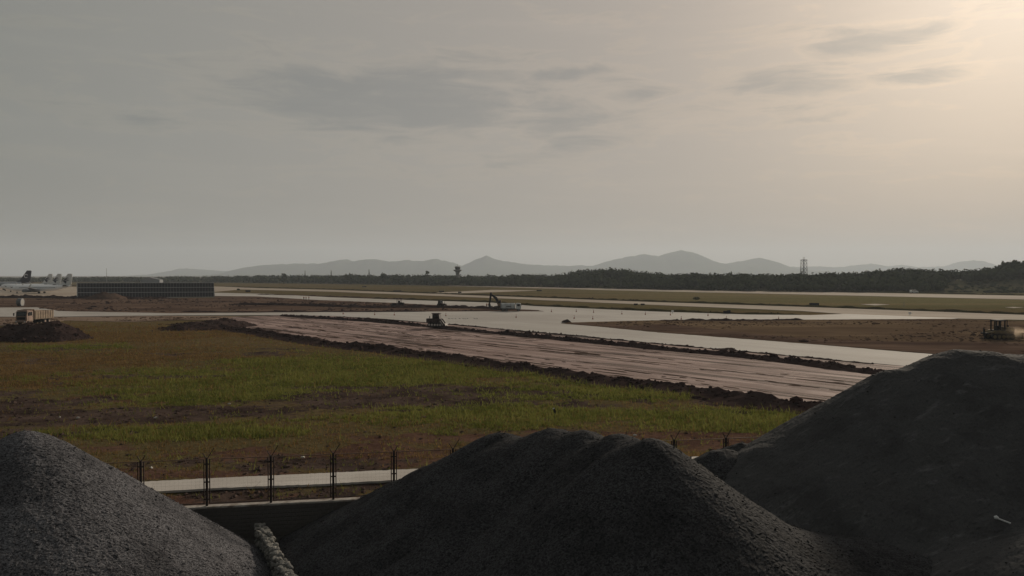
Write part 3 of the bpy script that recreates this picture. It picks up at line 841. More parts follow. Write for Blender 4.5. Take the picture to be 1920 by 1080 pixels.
for (u, v, D, w, k, lab, zb) in (
        (572, 506.5, 1010, 4, 'cone', 'slender conifer, leftmost of three spires above the tree line', 0), (621, 506, 985, 5, 'cone', 'slender conifer, middle one of three spires above the tree line', 0),
        (692, 504.5, 940, 6, 'cone', 'slender conifer, rightmost and tallest of three spires above the tree line', 0), (532, 511.5, 1000, 15, 'round', 'round-topped tree left of the slender conifers', 0),
        (655, 511, 960, 22, 'round', 'broad rounded tree between two of the slender conifers', 0), (720, 509.5, 930, 16, 'round', 'rounded tree just right of the tallest conifer', 0),
        (801, 507, 900, 9, 'flat', 'flat-topped tree left of the control tower', 0), (1330, 508, 640, 11, 'round', 'small rounded tree left of the lattice mast, first of a pair', wz(1330)),
        (1372, 507.5, 640, 10, 'round', 'small rounded tree left of the lattice mast, second of a pair', wz(1372)), (1307, 509, 640, 7, 'round', 'tiny round tree left of the pair on the ridge', wz(1307)),
        (1557, 508, 620, 14, 'round', 'bushy tree just right of the lattice mast', wz(1557)), (1604, 506.5, 620, 14, 'round', 'bushy tree on the ridge before the wooded hill rises', wz(1604)),
        (1881, 486, 600, 11, 'round', 'tall dark tree with gaps near the right edge', wz(1881)), (1904, 486, 600, 18, 'round', 'broad dark tree crowning the right end of the ridge', wz(1904)), (1935, 484, 600, 22, 'round', 'big dark tree cut by the right edge', wz(1930))):
    tree(u, v, D, w, k, lab, zb)


# ------------------------------------------------------------------ towers
def lattice_mast():
    D = 640; x, y = XY(1507, D); zb = wz(1507); h = ZT(487, D) - zb; w = 2.2
    root = empty('lattice_mast', (x, y, zb), .35); tag(root, 'thin steel lattice mast rising from the trees at the right', 'mast')
    for sx in (-1, 1):
        for sy in (-1, 1):
            MB().tube([(sx * w, sy * w, 0), (sx * w * .72, sy * w * .72, h)], .16, 6).build('leg', M_dkmetal, root)
    q = MB(); n = 7
    for k in range(n):
        za, zc = h * k / n, h * (k + 1) / n; wa, wc = w * (1 - .28 * k / n), w * (1 - .28 * (k + 1) / n)
        c0 = [(-wa, -wa), (wa, -wa), (wa, wa), (-wa, wa)]; c1 = [(-wc, -wc), (wc, -wc), (wc, wc), (-wc, wc)]
        for i in range(4):
            j = (i + 1) % 4
            q.tube([(*c0[i], za), (*c1[j], zc)], .08, 4); q.tube([(*c0[j], za), (*c1[i], zc)], .08, 4); q.tube([(*c1[i], zc), (*c1[j], zc)], .09, 4)
    q.build('bracing', M_dkmetal, root)
    for z in (.62, .98): MB().box(-w * 1.0, w * 1.0, -w * 1.0, w * 1.0, h * z, h * z + .25).build('platform', M_dkmetal, root)
    for sx in (-.8, 0, .8): MB().tube([(sx, 0, h), (sx, 0, h + 2.2)], .09, 5).build('antenna', M_dkmetal, root)


def control_tower():
    D = 880; x, y = XY(858, D); h = ZT(498, D)
    root = empty('control_tower', (x, y, 0)); tag(root, 'airport control tower with a wide gallery above the tree line', 'control tower')
    m = mat('tower_concrete', (.22, .215, .21), .8, .1)
    MB().tube([(0, 0, 0), (0, 0, h * .55), (0, 0, h * .68), (0, 0, h * .74)], [2.4, 2.0, 2.6, 4.4], 14).build('shaft', m, root)
    MB().tube([(0, 0, h * .74), (0, 0, h * .79)], [4.7, 4.7], 16).build('gallery', m, root)
    c = MB().tube([(0, 0, h * .79), (0, 0, h * .9)], [2.4, 3.0], 12).build('cab', M_glass, root)
    for k in range(12):
        a = k * math.pi / 6
        MB().tube([(2.42 * math.cos(a), 2.42 * math.sin(a), h * .79), (3.02 * math.cos(a), 3.02 * math.sin(a), h * .9)], .1, 4).build('mullion', m, c)
    MB().tube([(0, 0, h * .9), (0, 0, h * .94), (0, 0, h * .96)], [3.3, 3.3, 2.2], 14).build('roof', m, root)
    MB().tube([(0, 0, h * .95), (0, 0, h * 1.08)], .12, 5).build('antenna', M_dkmetal, root)


lattice_mast(); control_tower()
x, y = XY(200, 1150)
MB().tube([(x, y, 0), (x, y, ZT(503, 1150))], [.35, .2], 6).build('thin_pole', M_steel)
tag(bpy.data.objects['thin_pole'], 'thin pole rising above the hazy trees behind the blast screen', 'pole')
x, y = XY(285, 1160)
hr = empty('warehouse', (x, y, 0)); tag(hr, 'low pale warehouse roof among hazy trees behind the blast screen', 'building')
MB().box(-14, 14, -6, 6, 0, 5).build('wall', M_steel, hr)
MB().prism([(-14.5, 4.9), (0, 8), (14.5, 4.9)], -6.5, 6.5).build('roof', M_steel, hr)


# ------------------------------------------------------------------ airliners
def airliner(dark=False):
    root = empty('airliner', (0, 0, 0))
    body = mat('aircraft_white', (.80, .81, .83), .35, .03, spec=.5) if not dark else mat('aircraft_grey', (.30, .31, .34), .35, .05, spec=.5)
    tailm = mat('tail_white', (.60, .62, .63), .4, .05) if not dark else mat('tail_navy', (.018, .02, .032), .4, .1)
    emb = mat('emblem_dark', (.012, .014, .03), .5, .05) if not dark else mat('emblem_pale', (.55, .55, .58), .5, .05)
    # x runs from the nose (0) to the tail (39.5)
    st = [(0, .05, 2.75), (.5, .55, 2.8), (1.4, 1.05, 2.95), (2.8, 1.55, 3.15), (4.5, 1.83, 3.28), (6.5, 1.88, 3.3), (24, 1.88, 3.3), (28, 1.75, 3.45), (32, 1.3, 3.85), (36, .75, 4.3), (38.6, .3, 4.6), (39.2, .12, 4.65)]
    MB().tube([(a, 0, z) for a, r, z in st], [r for a, r, z in st], 24).build('fuselage', body, root, smooth=True)
    for s in (-1, 1):
        # wing: swept, thin, a little dihedral
        wv = [(13.2, s * 1.2, 2.15, .55), (19.8, s * 1.2, 2.15, .4), (23.6, s * 17.2, 3.75, .1), (22.0, s * 17.2, 3.75, .1)]
        q = MB(); q.add([(a, b, c - t / 2) for a, b, c, t in wv] + [(a, b, c + t / 2) for a, b, c, t in wv], [(3, 2, 1, 0), (4, 5, 6, 7), (0, 1, 5, 4), (1, 2, 6, 5), (2, 3, 7, 6), (3, 0, 4, 7)])
        wing = q.build('wing', M_steel, root)
        q = MB(); q.add([(22.0, s * 17.1, 3.78), (23.6, s * 17.1, 3.78), (24.9, s * 17.75, 6.1), (24.2, s * 17.75, 6.1), (22.0, s * 17.25, 3.7), (23.6, s * 17.25, 3.7), (24.9, s * 17.82, 6.1), (24.2, s * 17.82, 6.1)], [(0, 1, 2, 3), (4, 5, 6, 7), (0, 1, 5, 4), (1, 2, 6, 5), (2, 3, 7, 6), (3, 0, 4, 7)]); q.build('winglet', tailm, wing)
        e = MB().tube([(11.2, s * 4.9, 1.6), (11.5, s * 4.9, 1.6), (13, s * 4.9, 1.6), (15, s * 4.9, 1.65), (16.2, s * 4.9, 1.7)], [.86, 1.02, 1.06, .85, .55], 16).build('engine', M_steel, root, smooth=True)
        MB().prism([(12.2, 2.5), (15.5, 2.6), (16.8, 2.25), (13, 2.1)], s * 4.8, s * 5.0).build('pylon', body, e)
        st2 = [(33.6, s * .7, 4.45), (37.4, s * .5, 4.45), (39.2, s * 6.9, 5.2), (37.6, s * 6.9, 5.2)]
        q = MB(); q.add([(a, b, c - .08) for a, b, c in st2] + [(a, b, c + .08) for a, b, c in st2], [(3, 2, 1, 0), (4, 5, 6, 7), (0, 1, 5, 4), (1, 2, 6, 5), (2, 3, 7, 6), (3, 0, 4, 7)])
        q.build('tailplane', M_dkmetal, root)
        g = MB().tube([(20.2, s * 2.85, .5), (20.2, s * 2.85, 2.2)], .16, 8).build('main_gear', M_steel, root)
        for dy in (-.35, .35): MB().tube([(20.2, s * 2.85 + dy - .18, .56), (20.2, s * 2.85 + dy + .18, .56)], .56, 14).build('wheel', M_rubber, g)
        # cabin windows, one row each side
        q = MB()
        for k in range(44): q.box(7 + k * .52, 7.26 + k * .52, s * 1.86 - .035, s * 1.86 + .035, 3.52, 3.86)
        ww = q.build('cabin_windows', M_glass, root); ww['kind'] = 'stuff'
        MB().box(1.75, 3.0, s * 1.1, s * 1.50, 3.55, 3.95, Matrix.Translation((2.4, 0, 3.7)) @ Matrix.Rotation(s * .28, 4, 'Z') @ Matrix.Translation((-2.4, 0, -3.7))).build('cockpit_window', M_glass, root)
        # doors
        for dx in (5.2, 30.2): MB().box(dx, dx + .85, s * (1.86 if dx < 20 else 1.5) - .03, s * (1.86 if dx < 20 else 1.5) + .03, 2.7, 4.4).build('door', body, root)
        # the emblem on the fin: a swallow in profile, or a ring on the dark tail
        yy = s * .185
        if not dark:
            sw = [[(34.9, 8.1), (36.2, 8.5), (38.3, 9.35), (36.9, 9.25), (35.9, 8.95), (36.6, 9.5), (37.9, 10.1), (36.4, 9.95), (35.2, 9.2), (34.6, 8.6)], [(35.0, 8.0), (34.6, 8.5), (33.9, 8.0), (34.5, 7.2), (35.1, 6.5), (35.9, 6.0), (35.8, 6.6), (36.3, 7.0), (36.0, 7.6), (37.2, 7.9), (38.4, 8.5), (37.0, 8.3)]]
            q = MB()
            for pl in sw: q.prism([(a - .2, b) for a, b in pl], yy - .012, yy + .012)
            q.build('emblem', emb, root)
        else:
            q = MB(); c = (36.3, 8.9)
            ring = [(c[0] + math.cos(a) * 1.3, c[1] + math.sin(a) * 1.3) for a in np.linspace(.4, 5.6, 18)] + [(c[0] + math.cos(a) * .85, c[1] + math.sin(a) * .85) for a in np.linspace(5.6, .4, 18)]
            q.prism(ring, yy - .012, yy + .012); q.build('emblem', emb, root)
    fin = [(29.6, 5.0), (32.2, 5.9), (36.9, 12.4), (39.4, 12.4), (38.2, 5.3), (37.6, 4.6), (31, 4.6)]
    MB().prism(fin, -.17, .17).build('fin', tailm, root)
    MB().prism([(38.25, 5.6), (39.45, 12.1), (39.75, 12.1), (38.9, 5.6)], -.1, .1).build('rudder', tailm, root)
    g = MB().tube([(4.6, 0, .4), (4.6, 0, 2.0)], .12, 8).build('nose_gear', M_dkmetal, root)
    for dy in (-.2, .2): MB().tube([(4.6, dy - .1, .36), (4.6, dy + .1, .36)], .36, 12).build('wheel', M_rubber, g)
    MB().prism([(12.2, 1.9), (14, 1.25), (20.5, 1.25), (23, 1.8), (20, 2.3), (13, 2.3)], -1.4, 1.4).build('belly_fairing', body, root, bevel=.2)
    return root


pl = airliner()
for k, lab in enumerate(('white airliner nearest the soil bank, its tail just left of the blast screen', 'white airliner parked second in the row, mostly hidden by the nearest one', 'white airliner parked third in the row, only its tail fin clear of the others')):
    o = pl if k == 0 else copy_tree(pl)
    o.location = (-313.6 - 4.6 - 30 * k, 490 + 40 * k, .03); tag(o, lab, 'airliner', 'white airliners parked in a row')
dk = airliner(True); tag(dk, 'airliner with a dark tail and round emblem parked at the far left', 'airliner')
dk.scale = (1.22, 1.22, 1.22); x, y = XY(58, 600); dk.location = (x - 39.3 * 1.22, y, .03)


# ------------------------------------------------------------------ blast screen
def blast_screen():
    a, b = G(146, 559.2), G(401, 557.5)
    d = b - a; L = d.length; ang = math.atan2(d.y, d.x); hh = ZT(530.3, a.y)
    root = empty('blast_screen', (a.x, a.y, 0), ang); tag(root, 'long dark steel blast screen with a grid of posts beside the airliners', 'blast screen')
    n = 46; p = L / n
    mp = mat('screen_panel', (.060, .064, .072), .5, .35, .15, metal=.4, dirt=(.075, .045, .045), dscale=.12)
    mpost = mat('screen_post', (.17, .175, .18), .5, .2, metal=.3); mra = mat('screen_rail', (.42, .43, .44), .6, .15)
    post = MB().box(-.13, .13, -.16, .16, 0, hh).mesh('post'); post.materials.append(mpost)
    panel = MB().box(.14, p - .14, -.05, .03, .35, hh - .15)
    for k in range(9): panel.prism([(-.10, .5 + k * (hh - .9) / 9), (-.051, .5 + k * (hh - .9) / 9), (-.051, .5 + (k + .75) * (hh - .9) / 9)], .14, p - .14, axis='x')
    panel = panel.mesh('panel'); panel.materials.append(mp)
    strut = MB().tube([(0, .17, hh * .8), (0, 3.2, .1)], .12, 6).mesh('strut'); strut.materials.append(mpost)
    for i in range(n + 1):
        q = obj('post', post, None, root); q.location = (i * p, 0, 0)
        s = obj('strut', strut, None, q)
        if i < n:
            q = obj('panel', panel, None, root); q.location = (i * p, 0, 0)
    for z in (.02, .36, .68, .985):
        MB().box(-.2, L + .2, -.30, -.17, hh * z - .13, hh * z + .13).build('rail', mra, root)
    MB().box(-.35, -.15, -.3, 1.2, 0, hh).build('end_plate', M_white, root)


blast_screen()


# ------------------------------------------------------------------ vehicles
def wheel(root, x, y, r, w, rimm, name='wheel'):
    t = MB().tube([(x, y - w / 2, r), (x, y - w * .35, r), (x, y + w * .35, r), (x, y + w / 2, r)], [r * .88, r, r, r * .88], 18).build(name, M_rubber, root, smooth=False)
    sd = 1 if y > 0 else -1
    MB().tube([(x, y + sd * w * .42, r), (x, y + sd * (w * .5 + .03), r)], [r * .55, r * .45], 12).build('rim', rimm, t)
    return t


def dump_truck():
    root = empty('dump_truck', (*XY(64, 183), .0), 0); tag(root, 'tan dump truck standing behind the dark soil mound', 'dump truck')
    cabm = mat('faded_red_cab', (.27, .18, .145), .6, .2, 2, dirt=(.24, .185, .15), dscale=1.5); bedm = mat('dusty_tan_bed', (.27, .21, .155), .8, .2, 1.5, dirt=(.19, .14, .105), dscale=1.2)
    MB().box(-4.2, 3.6, -.45, .45, .75, 1.05).build('chassis', M_dkmetal, root)
    cab = MB().prism([(2.1, .8), (4.1, .8), (4.15, 1.9), (3.95, 3.05), (2.1, 3.1)], -1.22, 1.22).build('cab', cabm, root, bevel=.05)
    MB().prism([(4.16, 1.98), (4.19, 1.98), (4.01, 2.95), (3.98, 2.95)], -1.05, 1.05).build('windscreen', M_glass, cab)
    MB().box(4.14, 4.2, -.9, .9, 1.15, 1.75).build('grille', M_dkmetal, cab)
    MB().box(4.1, 4.35, -1.25, 1.25, .55, .9).build('bumper', cabm, root, bevel=.03)
    for s in (-1, 1):
        d = MB().box(2.3, 3.7, s * 1.225 - .02, s * 1.225 + .02, .95, 2.95).build('door', cabm, root)
        MB().box(2.5, 3.6, s * 1.25 - .02, s * 1.25 + .02, 2.05, 2.85).build('window', M_glass, d)
        MB().box(2.4, 2.55, s * 1.26 - .02, s * 1.26 + .02, 1.8, 1.87).build('handle', M_dkmetal, d)
        m_ = MB().tube([(4.0, s * 1.22, 2.7), (4.15, s * 1.6, 2.6)], .03, 5).build('mirror', M_dkmetal, root)
        MB().box(4.1, 4.18, s * 1.62 - .12, s * 1.62 + .12, 2.05, 2.65).build('mirror_glass', M_dkmetal, m_)
        MB().box(4.33, 4.38, s * .95 - .17, s * .95 + .17, .66, .82).build('headlight', M_white, root)
        for x in (3.1, -1.7, -3.1): wheel(root, x, s * 1.0, .53, .38 if x > 0 else .5, cabm)
    MB().box(2.15, 3.9, -1.1, 1.1, 3.1, 3.3).build('roof_visor', cabm, root, bevel=.06)
    bed = MB()
    bed.box(-4.5, 1.7, -1.24, 1.24, 1.1, 1.22); bed.box(-4.5, 1.7, -1.27, -1.17, 1.22, 3.0); bed.box(-4.5, 1.7, 1.17, 1.27, 1.22, 3.0); bed.box(1.6, 1.7, -1.17, 1.17, 1.22, 3.35); bed.box(1.7, 2.6, -1.2, 1.2, 3.36, 3.44)
    bed = bed.build('bed', bedm, root)
    MB().box(-4.6, -4.5, -1.2, 1.2, 1.15, 2.95).build('tailgate', bedm, root)
    for s in (-1, 1):
        for k in range(8): MB().box(-4.3 + k * .8, -4.15 + k * .8, s * 1.30 - .035, s * 1.30 + .035, 1.22, 3.02).build('rib', bedm, bed)
    MB().tube([(1.9, -.9, 1.0), (1.9, -.9, 3.3)], .08, 8).build('exhaust', M_dkmetal, root)
    root.rotation_euler.z = math.atan2(-.998, -.058)
    root.scale = (1.1, 1.1, 1.04)


dump_truck()


def track(root, y, x0, x1, r, w, m):
    pts = [(x1 + math.cos(a) * r, r + math.sin(a) * r) for a in np.linspace(-math.pi / 2, math.pi / 2, 9)] + [(x0 + math.cos(a) * r, r + math.sin(a) * r) for a in np.linspace(math.pi / 2, 3 * math.pi / 2, 9)]
    t = MB().prism(pts, y - w / 2, y + w / 2).build('track', M_rubber, root)
    q = MB(); n = 22
    for k in range(n):
        x = x0 + (x1 - x0) * k / (n - 1)
        for z in (0.0, 2 * r): q.box(x - .05, x + .05, y - w / 2 - .01, y + w / 2 + .01, z - .035, z + .035)
    c = q.build('grousers', M_dkmetal, t); c['kind'] = 'stuff'
    for k in range(5):
        x = x0 + (x1 - x0) * k / 4
        MB().tube([(x, y - w / 2 - .03, r), (x, y + w / 2 + .03, r)], r * .62, 12).build('road_wheel', m, t)


def bulldozer():
    root = empty('bulldozer', (*XY(1876, 137.5), .12), R(2)); tag(root, 'dusty bulldozer with cab, exhaust stack and rear ripper at the right edge', 'bulldozer')
    m = mat('dusty_dozer_paint', (.19, .145, .07), .8, .25, 2, spec=.1, dirt=(.13, .105, .085), dscale=1.2)
    for s in (-1, 1): track(root, s * .95, -1.7, 1.5, .5, .5, m)
    MB().box(-1.9, 1.2, -.7, .7, .7, 1.35).build('hull', m, root, bevel=.05)
    hood = MB().prism([(.25, 1.3), (2.2, 1.3), (2.25, 1.7), (2.1, 2.1), (.25, 2.25)], -.55, .55).build('hood', m, root, bevel=.05)
    MB().box(2.2, 2.3, -.5, .5, .75, 1.95).build('radiator', M_dkmetal, hood)
    for s in (-1, 1): MB().prism([(-1.8, 1.1), (1.3, 1.1), (.7, 1.55), (-1.6, 1.6), (-1.9, 1.3)], s * .95 - .3, s * .95 + .3).build('fender', m, root, bevel=.03)
    cab = MB(); zc, zr = 1.55, 3.25
    for (x, y) in ((-1.15, -.75), (-1.15, .75), (.35, -.75), (.35, .75), (-.45, -.75), (-.45, .75)): cab.box(x - .09, x + .09, y - .07, y + .07, zc, zr)
    cab.box(-1.2, .4, -.8, .8, zc - .1, zc + .1)
    cab = cab.build('cab_frame', M_dkmetal, root)
    MB().box(-1.3, .5, -.9, .9, zr, zr + .2).build('roof', M_dkmetal, root, bevel=.03)
    MB().box(-.95, -.45, -.3, .3, 1.6, 2.45).build('seat', M_rubber, root)
    MB().tube([(1.1, -.25, 2.1), (1.1, -.25, 3.45)], .075, 8).build('exhaust', M_dkmetal, root)
    MB().tube([(1.6, .2, 2.1), (1.6, .2, 2.5)], .12, 8).build('air_filter', M_dkmetal, root)
    bl = MB().prism([(2.95, .1), (3.1, .35), (3.0, .75), (3.12, 1.25), (3.22, 1.25), (3.12, .75), (3.22, .35), (3.1, .08)], -1.7, 1.7).build('blade', m, root)
    for s in (-1, 1): MB().tube([(-.2, s * 1.3, .5), (3.0, s * 1.3, .45)], .11, 6).build('push_arm', m, root)
    rp = MB(); rp.box(-2.75, -2.05, -.5, -.3, .95, 1.15); rp.box(-2.75, -2.05, .3, .5, .95, 1.15); rp.box(-2.95, -2.7, -.9, .9, .9, 1.2)
    rp = rp.build('ripper_frame', M_dkmetal, root)
    MB().prism([(-2.95, 2.05), (-2.78, 1.6), (-2.7, .9), (-2.55, .15), (-2.85, .05), (-3.0, .9), (-3.05, 1.6)], -.1, .1).build('ripper_shank', M_dkmetal, rp)
    return root


dozer = bulldozer()


def tracked_loader():
    root = empty('tracked_loader', (*XY(818, 167), .45), R(-12)); tag(root, 'dark tracked loader with cab standing on the middle soil bank', 'loader')
    m = mat('dark_loader_paint', (.045, .035, .035), .6, .3, 2, dirt=(.07, .05, .045), dscale=1.5)
    for s in (-1, 1): track(root, s * .8, -1.3, 1.2, .38, .45, mat('painted_glint_steel', (.42, .38, .35), .5, .2))  # pale road wheels: bright reflection on the tracks painted into their colour
    MB().box(-1.7, 1.1, -.6, .6, .55, 1.0).build('hull', m, root)
    MB().box(-2.1, -.75, -.62, .62, .9, 1.7).build('engine_cover', m, root, bevel=.05)
    MB().tube([(-1.55, .2, 1.7), (-1.55, .2, 2.2)], .1, 8).build('exhaust', M_steel, root)
    cab = MB().prism([(-.7, .95), (.65, .95), (.95, 1.5), (.75, 2.75), (-.7, 2.75)], -.7, .7).build('cab', m, root, bevel=.04)
    for s in (-1, 1): MB().prism([(-.45, 1.6), (.6, 1.6), (.5, 2.55), (-.45, 2.55)], s * .71 - .02, s * .71 + .02).build('window', M_glass, cab)
    MB().box(-.85, .95, -.8, .8, 2.75, 2.87).build('roof', m, root)
    for s in (-1, 1): MB().prism([(.5, 1.75), (1.3, 1.6), (2.2, .35), (2.0, .25), (1.15, 1.25), (.5, 1.45)], s * .75 - .08, s * .75 + .08).build('lift_arm', m, root)
    MB().prism([(1.95, -.15), (2.5, -.25), (2.15, .7), (1.95, .7)], -1.0, 1.0).build('bucket', m, root)


tracked_loader()


def roller():
    root = empty('road_roller', (*XY(746, 276), .1), R(205)); tag(root, 'dark road roller with canopy roof on the soil median', 'roller')
    m = mat('dark_roller_paint', (.06, .045, .04), .6, .3, 2)
    MB().tube([(1.5, -.95, .75), (1.5, .95, .75)], .75, 22).build('drum', M_dkmetal, root)
    fr = MB(); fr.box(.3, 2.5, -1.15, -1.0, .65, .95); fr.box(.3, 2.5, 1.0, 1.15, .65, .95); fr.box(2.3, 2.5, -1.0, 1.0, .65, .95); fr.box(.2, .6, -1.0, 1.0, .6, 1.2)
    fr.build('drum_frame', m, root)
    for s in (-1, 1): wheel(root, -1.1, s * .85, .78, .5, m)
    MB().prism([(-2.3, .8), (.1, .8), (.1, 1.6), (-1.0, 1.75), (-2.2, 1.6)], -.6, .6).build('engine_cover', m, root, bevel=.06)
    for x in (-1.1, .2):
        for s in (-1, 1): MB().box(x - .05, x + .05, s * .7 - .05, s * .7 + .05, 1.5, 3.1).build('canopy_post', M_dkmetal, root)
    MB().box(-1.4, .5, -.9, .9, 3.1, 3.25).build('canopy', m, root, bevel=.03)
    MB().box(-.7, -.2, -.3, .3, 1.5, 2.3).build('seat', M_rubber, root)


def tractor():
    root = empty('wheel_tractor', (*XY(829, 272), .15), R(-35)); tag(root, 'small dark tractor on the soil median left of the excavator', 'tractor')
    m = mat('dark_tractor_paint', (.07, .05, .045), .6, .3, 2)
    for s in (-1, 1):
        wheel(root, -.9, s * .85, .72, .42, m); wheel(root, 1.2, s * .75, .42, .3, m)
    MB().prism([(-.3, .8), (1.7, .8), (1.75, 1.35), (-.3, 1.5)], -.4, .4).build('hood', m, root, bevel=.04)
    MB().box(-1.6, -.2, -.45, .45, .6, 1.2).build('hull', m, root)
    c = MB().prism([(-1.5, 1.2), (-.2, 1.2), (-.3, 2.35), (-1.35, 2.35)], -.65, .65).build('cab', M_glass, root)
    MB().box(-1.6, -.1, -.75, .75, 2.35, 2.5).build('roof', m, root)
    MB().tube([(1.0, .2, 1.4), (1.0, .2, 2.2)], .06, 6).build('exhaust', M_dkmetal, root)


roller(); tractor()


def excavator():
    root = empty('excavator', (*XY(941, 258), .1), R(178), 1.06); tag(root, 'excavator with raised boom beside the water truck', 'excavator')
    m = mat('dusty_excavator_paint', (.16, .105, .06), .6, .25, 2, dirt=(.10, .07, .05), dscale=1.4)
    for s in (-1, 1): track(root, s * 1.0, -1.3, 1.3, .42, .5, m)
    MB().box(-.7, .7, -.7, .7, .5, 1.0).build('undercarriage', M_dkmetal, root)
    MB().prism([(-2.0, 1.0), (1.3, 1.0), (1.3, 1.7), (-.2, 1.95), (-2.0, 1.9)], -1.2, 1.2).build('house', m, root, bevel=.06)
    c = MB().prism([(.1, 1.6), (1.45, 1.6), (1.5, 2.2), (1.1, 2.95), (.1, 2.95)], .3, 1.2).build('cab', m, root, bevel=.04)
    MB().prism([(.3, 1.95), (1.35, 1.95), (1.0, 2.8), (.3, 2.8)], 1.2, 1.23).build('window', M_glass, c)
    bm = MB().prism([(.7, 1.4), (1.1, 1.3), (1.9, 3.0), (3.6, 4.6), (3.45, 5.0), (1.5, 3.8), (1.05, 2.8)], -.3, .3).build('boom', M_dkmetal, root)
    MB().tube([(1.3, -.3, 1.5), (2.2, -.3, 3.4)], .08, 6).build('boom_cylinder', M_steel, bm)
    st = MB().prism([(3.15, 5.3), (3.7, 5.3), (4.15, 1.6), (3.7, 1.6), (3.2, 4.2)], -.25, .25).build('stick', M_dkmetal, root)
    MB().prism([(3.6, 1.7), (4.15, 1.6), (4.2, .9), (3.7, .4), (3.1, .6), (3.5, 1.0)], -.5, .5).build('bucket', M_dkmetal, st)


def water_truck():
    root = empty('water_truck', (*XY(958, 245), .06), R(-3)); tag(root, 'pale blue-grey tank truck parked beside the excavator', 'truck')
    m = mat('pale_truck_paint', (.46, .48, .48), .5, .1, 2, dirt=(.33, .34, .34), dscale=1.5)
    MB().box(-3.2, 2.9, -.4, .4, .6, .9).build('chassis', M_dkmetal, root)
    tk = MB().prism([(-1.15, .95), (1.15, .95), (1.2, 1.4), (1.15, 2.2), (.85, 2.55), (-.85, 2.55), (-1.15, 2.2), (-1.2, 1.4)], -3.2, 1.3, axis='x').build('tank', m, root, bevel=.05)
    for x in (-3.0, -1.5, 0.0, 1.2): MB().prism([(-1.22, .93), (1.22, .93), (1.26, 1.4), (1.2, 2.22), (.88, 2.6), (-.88, 2.6), (-1.2, 2.22), (-1.26, 1.4)], x - .05, x + .05, axis='x').build('band', M_steel, tk)
    MB().box(-1.4, .2, -1.24, -1.20, 1.5, 1.75).build('stripe', M_dkmetal, tk)
    cab = MB().prism([(1.6, .75), (3.25, .75), (3.3, 1.6), (3.05, 2.55), (1.6, 2.6)], -1.15, 1.15).build('cab', m, root, bevel=.06)
    MB().prism([(3.31, 1.65), (3.34, 1.65), (3.11, 2.45), (3.08, 2.45)], -1.0, 1.0).build('windscreen', M_glass, cab)
    for s in (-1, 1):
        MB().box(2.0, 2.95, s * 1.17 - .02, s * 1.17 + .02, 1.65, 2.35).build('window', M_glass, cab)
        for x in (2.45, -1.4, -2.5): wheel(root, x, s * .95, .46, .35, M_steel)
        MB().box(3.27, 3.33, s * .8 - .15, s * .8 + .15, .95, 1.12).build('headlight', M_white, root)


excavator(); water_truck()


def ribbed_drum():
    c = G(38, 574.5); root = empty('ribbed_drum', (c.x, c.y, .05), R(8)); tag(root, 'round grey ribbed steel drum standing on the verge behind the dump truck', 'drum')
    MB().tube([(-.9, 0, 1.45), (-.6, 0, 1.45), (.7, 0, 1.45)], [1.2, 1.45, 1.45], 26).build('shell', M_steel, root)
    for x in (-.4, .0, .4, .72): MB().tube([(x - .06, 0, 1.45), (x + .06, 0, 1.45)], 1.51, 26).build('rib', M_steel, root)
    MB().tube([(.71, 0, 1.45), (.8, 0, 1.45)], [1.3, 1.1], 24).build('end_cover', mat('pale_cover', (.26, .25, .235), .7, .1), root)
    MB().box(-.8, .8, -.9, .9, -.05, .2).build('cradle', M_dkmetal, root)


ribbed_drum()


